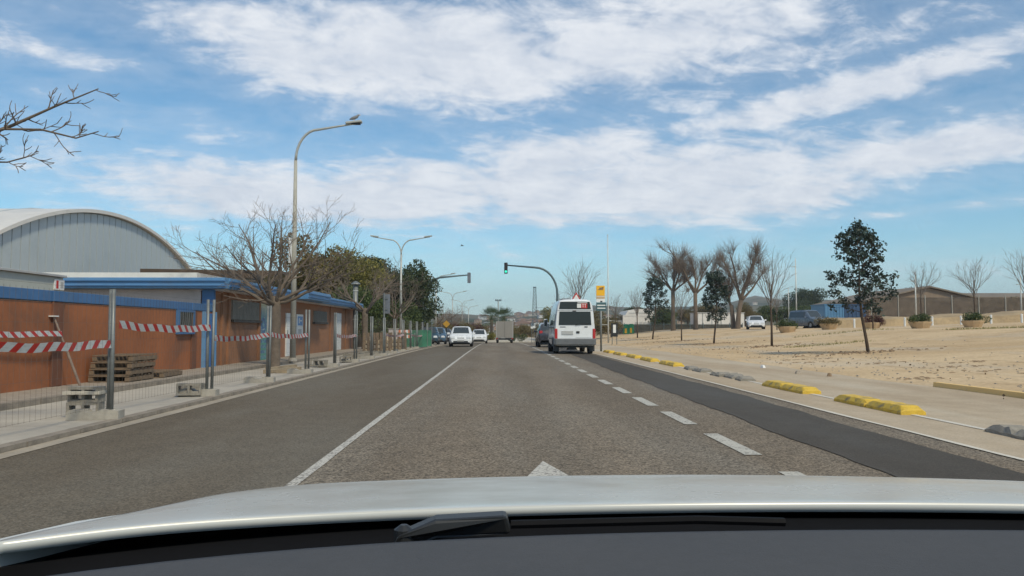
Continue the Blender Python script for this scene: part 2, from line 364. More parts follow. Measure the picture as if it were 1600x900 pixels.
# ------------------------------------------------------------------ mesh builder
class MB:
    def __init__(s): s.v = []; s.f = []; s.uv = {}
    def box(s, c, d, rz=0.0, tx=1.0, ty=1.0, rx=0.0):
        cx, cy, cz = c; hx, hy, hz = d[0] / 2, d[1] / 2, d[2] / 2; i = len(s.v)
        m = Matrix.Rotation(rz, 3, 'Z') @ Matrix.Rotation(rx, 3, 'X')
        for z, kx, ky in ((-hz, 1, 1), (hz, tx, ty)):
            for x, y in ((-hx, -hy), (hx, -hy), (hx, hy), (-hx, hy)):
                p = m @ Vector((x * kx, y * ky, z)); s.v.append((cx + p.x, cy + p.y, cz + p.z))
        s.f += [(i, i+3, i+2, i+1), (i+4, i+5, i+6, i+7), (i, i+1, i+5, i+4), (i+1, i+2, i+6, i+5), (i+2, i+3, i+7, i+6), (i+3, i, i+4, i+7)]
        return s
    def poly(s, pts):
        i = len(s.v); s.v += [tuple(p) for p in pts]; s.f.append(tuple(range(i, i + len(pts)))); return s
    def tube(s, pts, rad, n=6, cap=True):
        pts = [Vector(p) for p in pts]; i0 = len(s.v); up = None
        for k, p in enumerate(pts):
            d = (pts[min(k + 1, len(pts) - 1)] - pts[max(k - 1, 0)])
            d = d.normalized() if d.length > 1e-9 else Vector((0, 0, 1))
            if up is None: up = Vector((1, 0, 0)) if abs(d.x) < .8 else Vector((0, 1, 0))
            a = (up - d * up.dot(d)); a = a.normalized() if a.length > 1e-6 else d.orthogonal().normalized()
            up = a; b = d.cross(a); r = rad[k] if isinstance(rad, (list, tuple)) else rad
            for j in range(n):
                t = 2 * math.pi * j / n; q = p + a * (r * math.cos(t)) + b * (r * math.sin(t)); s.v.append((q.x, q.y, q.z))
        for k in range(len(pts) - 1):
            for j in range(n):
                A = i0 + k * n + j; B = i0 + k * n + (j + 1) % n
                s.f.append((A, B, B + n, A + n))
        if cap:
            s.f.append(tuple(range(i0 + n - 1, i0 - 1, -1))); e = i0 + (len(pts) - 1) * n; s.f.append(tuple(range(e, e + n)))
        return s
    def cyl(s, p0, p1, r0, r1=None, n=12): return s.tube([p0, p1], [r0, r0 if r1 is None else r1], n)
    def prism(s, pts, off):               # polygon pts extruded by vector off
        o = Vector(off); i = len(s.v); n = len(pts)
        s.v += [tuple(Vector(p)) for p in pts] + [tuple(Vector(p) + o) for p in pts]
        s.f.append(tuple(range(i + n - 1, i - 1, -1))); s.f.append(tuple(range(i + n, i + 2 * n)))
        for k in range(n): s.f.append((i + k, i + (k + 1) % n, i + n + (k + 1) % n, i + n + k))
        return s
    def lathe(s, prof, n=16, c=(0, 0, 0)):
        i = len(s.v)
        for r, z in prof:
            for j in range(n):
                t = 2 * math.pi * j / n; s.v.append((c[0] + r * math.cos(t), c[1] + r * math.sin(t), c[2] + z))
        for k in range(len(prof) - 1):
            for j in range(n):
                A = i + k * n + j; B = i + k * n + (j + 1) % n; s.f.append((A, B, B + n, A + n))
        s.f.append(tuple(range(i + n - 1, i - 1, -1))); e = i + (len(prof) - 1) * n; s.f.append(tuple(range(e, e + n)))
        return s
    def leaf(s, p, sz, asp=.55):
        a = Vector((random.gauss(0, 1), random.gauss(0, 1), random.gauss(0, 1))).normalized(); b = a.orthogonal().normalized()
        t = random.random() * 6.28; b = (Matrix.Rotation(t, 3, a) @ b); c = a.cross(b); h = sz / 2; p = Vector(p); i = len(s.v)
        for q in (p - b * h, p + c * h * asp + a * h * .15, p + b * h, p - c * h * asp + a * h * .15): s.v.append((q.x, q.y, q.z))
        s.f.append((i, i + 1, i + 2, i + 3)); return s
    def mesh(s, name, mat, smooth=False):
        me = bpy.data.meshes.new(name); me.from_pydata(s.v, [], s.f); me.validate(); me.update()
        me.materials.append(MATS[mat] if isinstance(mat, str) else mat)
        if smooth: me.polygons.foreach_set('use_smooth', [True] * len(me.polygons))
        return me
    def build(s, name, mat, parent=None, smooth=False, bevel=0.0, seg=2, loc=None, rz=0.0):
        o = bpy.data.objects.new(name, s.mesh(name, mat, smooth)); COL.objects.link(o)
        if parent: o.parent = parent
        if loc is not None: o.location = loc
        if rz: o.rotation_euler.z = rz
        if bevel:
            b = o.modifiers.new('bevel', 'BEVEL'); b.width = bevel; b.segments = seg; b.limit_method = 'ANGLE'; b.angle_limit = R(40)
        return o
def inst(name, me, parent=None, loc=(0, 0, 0), rot=(0, 0, 0), scale=None):
    o = bpy.data.objects.new(name, me); COL.objects.link(o); o.location = loc; o.rotation_euler = rot
    if scale: o.scale = scale if isinstance(scale, tuple) else (scale,) * 3
    if parent: o.parent = parent
    return o
def tag(o, label, cat, group=None):
    o['label'] = label; o['category'] = cat
    if group: o['group'] = group
    return o
def thing(name, label, cat, loc=(0, 0, 0), rz=0.0, group=None):
    o = bpy.data.objects.new(name, None); COL.objects.link(o); o.location = loc; o.rotation_euler.z = rz
    o.empty_display_size = .2
    return tag(o, label, cat, group)
def structure(o): o['kind'] = 'structure'; return o
def copy_tree(o, parent=None):
    c = o.copy(); COL.objects.link(c); c.parent = parent
    for ch in o.children: copy_tree(ch, c)
    return c

# ------------------------------------------------------------------ terrain
def sst(a, b, x): t = max(0, min(1, (x - a) / (b - a))); return t * t * (3 - 2 * t)
def gz(x, y):
    dip = -0.00012 * max(0.0, min(y, 108.0) - 35) ** 2
    wr = (1 - sst(8, 14, x)) * (1 - sst(14, 30, -x))
    t = max(0.0, min(1.0, (x - 9.5) / 15.5))
    ramp = 1.15 * t ** 1.5 + .03 * max(0, min(x, 60) - 25)
    return dip * wr + ramp * sst(-60, -20, y) 
def on(px, Y, dz=0.0):
    a, _ = ray(px, 510); return Vector((a * Y, Y, gz(a * Y, Y) + dz))
YS = [-30 + 3 * i for i in range(10)] + [2 * i for i in range(0, 61)] + [125, 132, 140, 150, 165, 180, 200, 230, 270, 330, 420, 550, 750, 1000, 1300, 1700, 2300]
def hill_h(x, y):
    """rolling land that rises to the ridge seen beyond the town"""
    u = x / max(y, 1.0) * 1200 + 778
    K = [(-600, 476), (200, 482), (560, 488), (700, 492), (760, 493), (800, 496), (860, 485), (950, 480), (1000, 487), (1060, 482), (1120, 484), (1160, 473), (1185, 467), (1235, 475), (1270, 469), (1330, 474), (1400, 480), (1600, 482), (2400, 478)]
    py = K[0][1]
    for (a, pa), (b, pb) in zip(K, K[1:]):
        if a <= u <= b: py = pa + (pb - pa) * (u - a) / (b - a)
    if u > K[-1][0]: py = K[-1][1]
    top = (515 - py) / 1200 * 1500
    k = sst(380, 1500, y)
    return k * top * (1 + .12 * mnoise.noise(Vector((x / 160, y / 160, 0))) * (1 - sst(1300, 1500, y)))
def xs_ground():
    return [-2600, -1800, -1200, -800, -500, -300, -180, -110, -70, -45, -30, -24, -19, -14, -11, -9, -7, -4.9, 0, 4.9, 6.5, 8, 9, 9.5, 10, 10.5, 11, 12, 13, 14, 15, 16, 17, 18, 19, 20, 21, 22, 23.5, 25, 27, 30, 34, 38, 42, 48, 54, 60, 75, 100, 140, 200, 300, 450, 650, 900, 1300, 1900, 2600]
g = MB(); XS = xs_ground(); ny = len(YS)
for x in XS:
    for y in YS:
        lo = -.05 if -8.6 < x < 9.02 and y < 150 else 0
        lump = 0 if x < 9.4 else .02 * mnoise.noise(Vector((x * .7, y * .5, 0)))
        g.v.append((x, y, gz(x, y) + lo + lump))
for i in range(len(XS) - 1):
    for j in range(ny - 1): g.f.append((i * ny + j, (i + 1) * ny + j, (i + 1) * ny + j + 1, i * ny + j + 1))
structure(g.build('ground', 'dirt', smooth=True))
# hills: their own finer terrain, starting under the ground sheet
h = MB(); hx = [-2500 + 50 * i for i in range(101)]; hy = [400 + 55 * i for i in range(21)] + [1560, 1650, 1800, 2100]
for x in hx:
    for y in hy:
        z = hill_h(x, y) if y <= 1500 else hill_h(x * 1500 / y, 1500) * (1 - (y - 1500) / 650)
        h.v.append((x, y, z - (2.0 if y < 480 else 0) + gz(x, y) ))
for i in range(len(hx) - 1):
    for j in range(len(hy) - 1): a = i * len(hy) + j; h.f.append((a, a + len(hy), a + len(hy) + 1, a + 1))
structure(h.build('hills', 'hill_scrub', smooth=True))

def sheet(name, x0, x1, dz, mat, y0=-25.0, y1=100.0, thick=0.0, step=2.0, wob=0.0, sub=1):
    m = MB(); ys = [y for y in YS if y0 < y < y1]; ys = [y0] + ys + [y1]
    if step < 2:
        ys = [y0 + (y1 - y0) * i / int((y1 - y0) / step) for i in range(int((y1 - y0) / step) + 1)]
    f0 = x0 if callable(x0) else (lambda y: x0); f1 = x1 if callable(x1) else (lambda y: x1)
    for y in ys:
        a, b = f0(y), f1(y)
        if wob:
            a += wob * mnoise.noise(Vector((y * .5, a, 1))) + wob * .5 * mnoise.noise(Vector((y * 2.1, a, 5)))
            b += wob * mnoise.noise(Vector((y * .5, b, 3))) + wob * .5 * mnoise.noise(Vector((y * 2.1, b, 7)))
        for k in range(sub + 1):
            x = a + (b - a) * k / sub; m.v.append((x, y, gz(x, y) + dz))
    n = sub + 1
    for j in range(len(ys) - 1):
        for k in range(sub): a = j * n + k; m.f.append((a, a + 1, a + 1 + n, a + n))
    return m.build(name, mat)
KERB = -4.8
structure(sheet('road', -1.60, 4.85, 0.0, 'asphalt_main', y1=108))
structure(sheet('oncoming_lane', -4.82, -1.598, 0.001, 'asphalt_left', y1=108))
patch0 = lambda y: 3.22 + max(0, y - 10) * .012; patch1 = lambda y: 4.36 + .1 * sst(6, 14, y) + max(0, y - 14) * .004
structure(sheet('resurfaced_strip', patch0, patch1, .007, 'asphalt_new', y0=-5, y1=62, step=.25, wob=.085))
structure(sheet('centre_line', -1.635, -1.55, .006, 'paint_white', y0=-5, y1=96, step=1, wob=.012))
structure(sheet('left_gutter', -4.82, -4.60, .006, 'gutter', y1=108, wob=.02, step=1))
structure(sheet('right_gutter', 4.80, 5.84, .004, 'asphalt_pale', y1=108))
structure(sheet('edge_line', 4.79, 4.86, .009, 'paint_edge', y1=90, step=.5, wob=.02))
structure(sheet('separator_line', 5.78, 5.88, .010, 'paint_edge', y1=60, step=1, wob=.01))
structure(sheet('cycle_path', 5.83, lambda y: 9.1 + .2 * mnoise.noise(Vector((y * .3, 2, 0))), .002, 'asphalt_pale', y1=108, step=1, sub=3))
# broken lane line: worn dashes of the bus lane
k = 0; y = 2.63
while y < 60:
    L = 1.5 if y < 20 else 1.5
    structure(sheet('lane_dash', 2.36, 2.53, .0065, 'paint_dash', y0=y, y1=y + L, step=.5)); y += L + .87
structure(sheet('lane_edge_line', 2.38, 2.50, .0065, 'paint_dash', y0=y, y1=100, step=1))
# arrow on our lane (only its head shows over the bonnet)
ar = MB(); ar.prism([(.41, 7.05, .0065), (.05, 5.5, .0065), (.33, 5.5, .0065), (.33, 3.6, .0065), (.49, 3.6, .0065), (.49, 5.5, .0065), (.79, 5.5, .0065)][::-1], (0, 0, .001))
structure(ar.build('lane_arrow', 'paint_white'))
# left side: low kerb, works strip, second kerb, footway
def kerb_line(name, x0, x1, top, mat, y0, y1, L=1.0):
    st = structure(sheet(name, x0 - .001, x1 + .001, top - .045, mat, y0=y0, y1=y1))
    me = MB().box((0, 0, 0), (x1 - x0, L - .012, .2)).mesh('kerb_stone', mat)
    y = y0
    while y < y1:
        yc = y + L / 2
        o = inst('kerb_stone', me, st, ((x0 + x1) / 2 + random.uniform(-.004, .004), yc, gz(x0, yc) + top - .1 + random.uniform(-.004, .004)),
                 (math.atan((gz(x0, yc + .5) - gz(x0, yc - .5))), 0, random.uniform(-.004, .004)))
        y += L
    return st
kerb_line('kerb', -4.95, KERB, .06, 'kerb_stone', -8, 100)
structure(sheet('works_strip', -7.02, -4.94, .052, 'concrete_strip', y1=108, sub=2))
kerb_line('footway_kerb', -7.16, -7.02, .145, 'kerb_stone', -8, 70)
fw = structure(sheet('footway', -8.6, -7.15, .120, 'paving', y1=75))
tile = MB().box((0, 0, 0), (.392, .392, .03)).mesh('paving_slab', 'paving')
nt_ = 0
for j in range(0, 95):
    for i in range(3):
        yy = 8.0 + j * .4; xx = -7.38 - i * .4
        if nt_ < 285: inst('paving_slab', tile, fw, (xx, yy, gz(xx, yy) + .122 + random.uniform(-.0025, .0025)), (random.uniform(-.004, .004), random.uniform(-.004, .004), 0)); nt_ += 1
# far end: roundabout
rb = MB(); c0 = (1.0, 121.0)
n = 40
for r in (12.0, 24.0):
    for j in range(n): t = 2 * math.pi * j / n; x = c0[0] + r * math.cos(t); y = c0[1] + r * math.sin(t); rb.v.append((x, y, max(gz(0, y), -.7) + .015))
for j in range(n): rb.f.append((j, (j + 1) % n, n + (j + 1) % n, n + j))
structure(rb.build('roundabout_carriageway', 'asphalt_main'))
isl = MB().lathe([(12.3, -.3), (12.3, .16), (11.9, .18), (7, .5), (2, .7), (.1, .72)], 40, (c0[0], c0[1], -.65))
structure(isl.build('roundabout_island', 'concrete_pale', smooth=False))

# ------------------------------------------------------------------ boundary wall and low building on the left
WX = -8.3
def span(px): a, _ = ray(px, 500); return WX / a
wl = thing('boundary_wall', 'terracotta rendered wall with a blue painted top band beside the footway', 'wall', (WX, 12, .1))
Y0, Y1 = -6.0, 22.6
mb = MB().box((-.1, (Y0 + Y1) / 2 - 12, .81), (.2, Y1 - Y0, 1.60)); mb.build('wall_face', 'wall_terracotta', wl)
MB().box((-.1, (Y0 + Y1) / 2 - 12, 1.725), (.25, Y1 - Y0, .20)).build('blue_band', 'blue_paint', wl, bevel=.01)
for px in (88, 302):
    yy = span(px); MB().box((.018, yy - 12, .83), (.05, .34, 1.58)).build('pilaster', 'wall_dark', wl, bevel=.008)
    MB().box((.03, yy - 12, 1.725), (.06, .36, .195)).build('pilaster_cap', 'blue_paint', wl, bevel=.006)
for yy in (-2, 3.5, 8.5):
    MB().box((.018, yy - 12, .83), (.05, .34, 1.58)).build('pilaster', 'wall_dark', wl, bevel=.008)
yd = span(325)
dr = MB().box((.02, yd - 12, .78), (.07, .78, 1.56)).build('door', 'blue_door', wl, bevel=.01)
for s in (-1, 1): MB().box((.045, yd - 12 + s * .42, .80), (.10, .07, 1.62)).build('door_frame', 'blue_fascia', wl, bevel=.006)
MB().box((.062, yd - 12, .8), (.03, .03, 1.5)).build('door_seam', 'blue_paint', wl)
MB().tube([(.07, yd - 12.28, .75), (.11, yd - 12.28, .75), (.11, yd - 12.18, .75)], .012, 6).build('door_handle', 'galvanised', wl)
yw = span(288)
MB().box((.012, yw - 12, 1.30), (.04, 1.0, .56)).build('window_pane', 'glass_dark', wl)
fr = MB()
for s in (-1, 1): fr.box((.04, yw - 12 + s * .5, 1.30), (.08, .08, .64)); fr.box((.04, yw - 12, 1.30 + s * .29), (.078, 1.0, .06))
fr.build('window_frame', 'blue_paint', wl)
for i in range(7): MB().cyl((.07, yw - 12.4 + i * .133, 1.03), (.07, yw - 12.4 + i * .133, 1.58), .011, n=6).build('window_bar', 'galvanised', wl)

bd = thing('low_building', 'long low terracotta building with blue roof fascia and barred windows by the footway', 'building', (WX, 22.7, .1))
BL = 22.0                                   # along the road
MB().box((-4.0, BL / 2, 1.12), (8.0, BL, 2.3)).build('wall', 'wall_facade', bd)
MB().box((-5.2, -.03, 1.15), (9.6, .06, 2.24)).build('side_wall', 'plaster_pale', bd)
MB().box((-.17, -.05, 1.12), (.36, .12, 2.3)).build('corner_column', 'blue_paint', bd, bevel=.01)
def fascia(x0, y0, x1, y1, z0, z1):          # ribbed blue roof edge box
    m = MB(); n = 3; hh = (z1 - z0)
    m.box(((x0 + x1) / 2, (y0 + y1) / 2, (z0 + z1) / 2), (abs(x1 - x0), abs(y1 - y0), hh))
    return m.build('fascia', 'blue_fascia', bd, bevel=.01)
RZ0, RZ1 = 2.29, 2.60
fascia(-9.9, -.45, .42, -.10, RZ0, RZ1)
fascia(.10, -.09, .45, 7.8, RZ0, RZ1)
fascia(.15, 7.82, .80, 11.9, RZ0 + .02, RZ1 + .06)
fascia(.08, 11.92, .42, BL + .4, RZ0, RZ1)
for z in (.075, .215):
    MB().box((-4.75, -.475, RZ0 + z), (10.5, .05, .03)).build('fascia_rib', 'blue_paint', bd)
    MB().box((.475, 3.8, RZ0 + z), (.05, 7.9, .03)).build('fascia_rib', 'blue_paint', bd)
    MB().box((.825, 9.86, RZ0 + z + .03), (.05, 4.05, .03)).build('fascia_rib', 'blue_paint', bd)
    MB().box((.445, 17.1, RZ0 + z), (.05, 10.3, .03)).build('fascia_rib', 'blue_paint', bd)
MB().box((-5.9, BL / 2 - .1, RZ1 + .095), (10.4, BL - 1.0, .22)).build('roof', 'roof_white', bd)
MB().box((-4.72, BL / 2 + .1, RZ0 - .03), (10.0, BL + .3, .05)).build('soffit', 'plaster_pale', bd)
def fy(px): return span(px) - 22.7
def opening(pxa, pxb, za, zb, kind):
    ya, yb = fy(pxa), fy(pxb); c = (ya + yb) / 2; wd = yb - ya
    if kind == 'louvre':
        win = MB().box((.015, c, (za + zb) / 2), (.05, wd, zb - za)).build('window', 'louvre', bd)
        m = MB(); n = int(wd / .11)
        for i in range(n + 1): m.box((.05, ya + wd * i / n, (za + zb) / 2), (.02, .018, zb - za))
        m.build('grille', 'galvanised', win)
        MB().box((.05, c, za - .05), (.12, wd + .15, .08)).build('sill', 'iron_dark', win)
    elif kind == 'door':
        d = MB().box((.02, c, (za + zb) / 2), (.06, wd, zb - za)).build('door', 'white_door', bd, bevel=.01)
        MB().box((.055, ya + .12, 1.0), (.03, .04, .16)).build('handle', 'galvanised', d)
opening(361, 404, 1.42, 2.02, 'louvre'); opening(489, 509, 1.45, 1.95, 'louvre'); opening(523, 532, .05, 1.95, 'door')
opening(446, 452, .05, 1.75, 'door')
ya, yb = fy(405), fy(428)
MB().box((.03, (ya + yb) / 2, 1.1), (.07, yb - ya, 2.12)).build('painted_shutter', 'mural', bd)
for px in (346, 356, 403.5, 430, 516, 540): MB().box((.03, fy(px), 1.12), (.07, .16 if px < 500 else .3, 2.28)).build('pilaster', 'wall_facade', bd)
yp = fy(467.5)
ps = MB().box((.02, yp, 1.26), (.03, 1.05, .95)).build('notice_board', 'sign_white', bd, bevel=.005)
MB().box((.037, yp + .03, 1.46), (.008, .8, .38)).build('notice_print', 'sign_blue', ps)
MB().box((.044, yp - .15, 1.47), (.004, .1, .22)).build('notice_mark', 'sign_white', ps); MB().box((.044, yp + .12, 1.47), (.004, .26, .06)).build('notice_mark', 'sign_white', ps)
MB().box((.037, yp, 1.02), (.008, .5, .2)).build('notice_print', 'plate_grey', ps)
# flue standing at the far corner of the building
fl = thing('metal_flue', 'slim banded metal flue with a cap rising at the building corner', 'flue', at(545, 505, 43.0))
fl.location.z = .05; fl.location.x = -7.95
MB().cyl((0, 0, 0), (0, 0, 3.65), .14, n=14).build('pipe', 'galvanised', fl, smooth=True)
MB().lathe([(.28, 3.68), (.26, 3.72), (.04, 3.86)], 14).build('cap', 'galvanised', fl)
for z in (.8, 1.7, 2.6, 3.3): MB().cyl((0, 0, z), (0, 0, z + .04), .155, n=14).build('band', 'pole_pale', fl)
MB().cyl((0, 0, 3.6), (0, 0, 3.7), .03, n=6).build('cap_stem', 'galvanised', fl)
# grey-green flat block behind the wall
gb = thing('flat_roofed_block', 'plain grey-green flat roofed block behind the terracotta wall', 'building', (-11.0, 12, 0))
MB().box((-2.5, .0, 1.25), (5.0, 15.2, 2.50)).build('wall', 'grey_green_wall', gb)
MB().box((-2.46, .0, 2.54), (5.08, 15.28, .06)).build('parapet', 'plate_grey', gb, bevel=.01)
yq = -11.0 / ray(91, 445)[0] - 12
q = MB().box((.02, yq, 2.32), (.03, .42, .26)).build('notice', 'sign_white', gb)
MB().box((.037, yq - .1, 2.32), (.006, .09, .2)).build('notice_mark', 'sign_red', q); MB().box((.037, yq + .1, 2.32), (.006, .13, .16)).build('notice_mark', 'plate_grey', q)

# barrel vaulted sports hall, its gable towards the road
HX, HC, HR, HT = -33.0, 66.5, 38.0, 11.15
hall = thing('sports_hall', 'large barrel vaulted hall with pale ribbed metal gable panels', 'hall', (HX, HC, 0))
def arch(d): return HT - HR + math.sqrt(max(0, HR * HR - d * d))
HB = 24.0
pts = [(0, -HB + 2 * HB * i / 48) for i in range(49)]
bk = MB().prism([(-.10, d, arch(d) - .1) for _, d in pts] + [(-.15, HB, 0), (-.15, -HB, 0)], (-.3, 0, 0)); bk.build('gable_backing', 'dark_joint', hall)
pw = 1.0
for i in range(-24, 24):
    d0, d1 = i * pw + .05, (i + 1) * pw - .05
    MB().prism([(0, d0, .3), (0, d1, .3), (0, d1, arch(d1) - .35), (0, (d0 + d1) / 2, arch((d0 + d1) / 2) - .34), (0, d0, arch(d0) - .35)], (-.16, 0, 0)).build('gable_panel', 'hall_panel', hall)
rm = MB(); n = len(pts)
for j, xx in enumerate((.35, -45.0)):
    for _, d in pts: rm.v.append((xx, d, arch(d)))
    for _, d in pts: rm.v.append((xx, d, arch(d) - .28))
for k in range(n - 1):
    rm.f += [(k, k + 1, 2 * n + k + 1, 2 * n + k), (n + k + 1, n + k, 3 * n + k, 3 * n + k + 1), (k, n + k, n + k + 1, k + 1), (2*n + k, 2*n + k + 1, 3*n + k + 1, 3*n + k)]
rm.build('vault_roof', 'hall_roof', hall)
for i in range(1, 12):
    xx = -i * 3.6
    MB().tube([(xx, d, arch(d) + .02) for _, d in pts[::3]], .05, 4).build('roof_seam', 'hall_panel', hall)
MB().box((-.8, -16, arch(-14.6) - .3), (.1, .1, 1.3)).build('vent_pipe', 'dark_joint', hall)
for s in (-1, 1): MB().box((-22.5, s * (HB - .2), 1.2), (44, .3, 3.4)).build('side_wall', 'hall_panel', hall)
# dark roofed building behind the bare tree
dk = thing('dark_roofed_building', 'grey building with dark roof half hidden behind the bare street tree', 'building', (-22, 66, 0))
MB().box((0, 0, 2.6), (10, 12, 5.2)).build('wall', 'grey_plastic', dk)
MB().prism([(-5.6, -6.4, 5.2), (5.6, -6.4, 5.2), (5.2, -6.4, 5.75), (-5.6, -6.4, 5.9)], (0, 12.8, 0)).build('roof', 'bark_dark', dk)

# ------------------------------------------------------------------ temporary fence, feet, tape
FX = -4.98; PL = 3.40
PH = 1.62
panel_post = MB().cyl((0, 0, 0), (0, 0, PH), .027, n=8).mesh('post', 'galvanised', True)
wm = MB()
for i in range(1, 33): wm.tube([(0, .06 + i * (PL - .17) / 33, .12), (0, .06 + i * (PL - .17) / 33, PH - .06)], .0013, 3, False)
for z in [.13 + .21 * k for k in range(8)]: wm.tube([(0, .03, z), (0, PL - .08, z)], .0014, 3, False)
mesh_wire = wm.mesh('wire_mesh', 'wire')
foot = MB().prism([(-.50, -.11, 0), (.13, -.11, 0), (.13, -.11, .11), (.05, -.11, .125), (-.10, -.11, .125), (-.14, -.11, .09), (-.26, -.11, .09), (-.30, -.11, .125), (-.46, -.11, .125), (-.50, -.11, .10)], (0, .22, 0)).mesh('fence_foot', 'concrete')
posts = [6.65 + PL * i for i in range(-1, 16)]
for i, yy in enumerate(posts):
    z0 = gz(FX, yy) + .055
    f = inst('ballast_block', foot, None, (FX, yy, z0), (0, 0, random.uniform(-.12, .12)))
    ords = ['first', 'second', 'third', 'fourth', 'fifth', 'sixth', 'seventh', 'eighth']
    pl_ = max(0, i - 2)
    if i < 2: lb = ('concrete fence foot left of the white bonnet' if i == 0 else 'concrete fence foot just beyond the left photo edge')
    else: lb = 'concrete foot under the %s pair of temporary fence posts counted from the left' % ords[pl_] if pl_ < 8 else 'small far concrete foot of the temporary fence near the parked cars'
    tag(f, lb, 'fence foot', 'far fence feet' if pl_ >= 8 else 'fence feet')
    if i == len(posts) - 1: break
    lab = ('wire mesh temporary fence panel between %s and %s post pairs from the left' % (ords[pl_], ords[pl_ + 1]) if 2 <= i and pl_ < 7 else
           'wire mesh temporary fence panel leaving the photo at the left edge' if i == 1 else
           'wire mesh temporary fence panel nearest the white car bonnet' if i == 0 else 'far temporary fence panel of the run near the parked cars')
    p = thing('temporary_fence', lab, 'fence panel', (FX + (.032 if i % 2 else -.032), yy + .0, z0 + .045), 0, 'far fence panels' if pl_ >= 7 else 'temporary fence panels')
    p.rotation_euler.x = math.atan((gz(FX, yy + PL) - gz(FX, yy)) / PL); p.rotation_euler.y = random.uniform(-.012, .012)
    inst('post', panel_post, p, (0, 0, 0)); inst('post', panel_post, p, (0, PL - .055, 0)); inst('wire_mesh', mesh_wire, p)
def tape(label, pts, wd=.10, twist=0.0, flip=False, group=None):
    m = MB(); n = 24; P = [Vector(p) for p in pts]; tot = (P[1] - P[0]).length; uv = []
    for i in range(n + 1):
        t = i / n; p = P[0].lerp(P[1], t); sag = -.04 * tot / 3.4 * 4 * t * (1 - t); wv = .02 * math.sin(t * 9 + tot)
        a = twist * math.sin(t * 5); 
        for s in (-1, 1):
            m.v.append((p.x + wv + s * wd / 2 * math.sin(a), p.y, p.z + sag + s * wd / 2 * math.cos(a) + .008 * math.sin(t * 23)))
            uv.append((t * tot * (-1 if flip else 1), (s + 1) / 2))
    for i in range(n): m.f.append((2*i, 2*i+2, 2*i+3, 2*i+1))
    o = m.build('warning_tape', 'warning_tape')
    L = o.data.uv_layers.new(name='UVMap')
    for lp in o.data.loops: L.data[lp.index].uv = uv[lp.vertex_index]
    s = o.modifiers.new('thick', 'SOLIDIFY'); s.thickness = .001
    return tag(o, label, 'tape', group or 'red and white tapes')
pz = [gz(FX, y) for y in posts]; TX = FX + .03
tape('widest red and white tape across the nearest fence panel at the left edge', [(TX, posts[1], 1.075), (TX, posts[2] - .1, 1.02)], .10, .15, True)
tape('red and white tape strung high just right of the tall double post', [(TX, posts[2] + .1, 1.265), (TX, posts[3] - .08, 1.235)], .105, .1)
tape('red and white tape sagging in front of the barred louvre window', [(TX, posts[3] + .06, 1.05), (TX, posts[4] - .05, 1.09)], .10, .4)
tape('red and white tape in front of the notice board on the facade', [(TX, posts[4] + .06, 1.09), (TX, posts[5] - .06, 1.06)], .10, .2)
tape('short red and white tape in front of the white facade door', [(TX, posts[6], 1.02), (TX, posts[7], 1.0)], .10, .2)
tape('pale far tape beside the trunk of the second street tree', [(TX, posts[9], .98), (TX, posts[11], .95)], .10, .6)
tape('farthest torn tape hanging near the red and white barriers', [(TX, posts[12], .9), (TX, posts[14], .85)], .10, .6)
# prop leaning on the wall, with a tape tied to it
a0 = Vector((-7.72, 0, 0)); yb_ = a0.x / ray(126, 600)[0]; tp = at(84, 494, -8.24 / ray(84, 494)[0])
bt = Vector((-7.72, yb_, .137))
pr = MB(); pr.tube([bt, bt.lerp(tp, .55)], .024, 8); pr.tube([bt.lerp(tp, .55), tp], .018, 8)
prop = thing('scaffold_prop', 'rusty steel prop leaning against the terracotta wall', 'prop', bt)
o = pr.build('tube', 'rusty', prop); o.matrix_parent_inverse = Matrix.Translation(-bt)
o = MB().box(tp, (.12, .14, .02)).build('head_plate', 'sign_white', prop); o.matrix_parent_inverse = Matrix.Translation(-bt)
tk = bt.lerp(tp, .78)
tape('smaller red and white tape behind, tied to the leaning prop', [(-8.12, 9.0, tk.z + .12), (tk.x + .03, tk.y, tk.z - .03)], .10, .25)

# hollow blocks stacked by the fence feet
def hblock_mesh():
    m = MB(); L, Wd, H = .40, .20, .19; t = .035
    for s in (-1, 1): m.box((0, s * (Wd / 2 - t / 2), H / 2), (L, t, H))
    for x in (-L / 2 + t / 2, 0, L / 2 - t / 2): m.box((x, 0, H / 2), (t, Wd - 2 * t + .002, H - .004))
    return m.mesh('hollow_block', 'hollow_block')
HBM = hblock_mesh()
def hblock(label, loc, rot): 
    return tag(inst('hollow_block', HBM, None, loc, rot), label, 'concrete block', 'loose hollow concrete blocks')
by = posts[2]; fz = gz(FX, by) + .055
hblock('lower hollow concrete block of the stack beside the tall double post', (FX - .42, by + .26, fz + .10), (R(90), 0, .08))
hblock('upper hollow concrete block on the stack beside the tall double post', (FX - .40, by + .27, fz + .301), (R(90), 0, -.05))
tag(MB().box((0, 0, .025), (.46, .3, .04), rz=.06).build('concrete_slab', 'concrete_pale', loc=(FX - .41, by + .17, fz + .302)), 'thin pale slab lying on top of the stacked hollow blocks', 'slab')
by = posts[3]
hblock('hollow concrete block lying on the second fence foot', (FX - .33, by + .0, fz + .126), (R(90), 0, .2))
hblock('tipped hollow concrete block on the ground behind the second fence foot', (FX - .42, by + .33, fz + .0), (0, 0, .5))
for yy, dxx, lb in ((posts[6], -.38, 'hollow block on the foot in front of the white door'), (posts[6] + .3, -.8, 'hollow block behind the foot in front of white door'), (posts[7], -.35, 'hollow block on the foot at the building end')):
    hblock(lb, (FX + dxx, yy, gz(FX, yy) + .18), (R(90), 0, random.uniform(-.4, .4)))
for k in range(10):
    yy = posts[8] + (k // 2) * 1.1
    hblock('far hollow block in the low pile behind the fence', (FX - .45 - .45 * (k % 2), yy, gz(FX, yy) + .054), (0, 0, random.uniform(-.5, .5)))
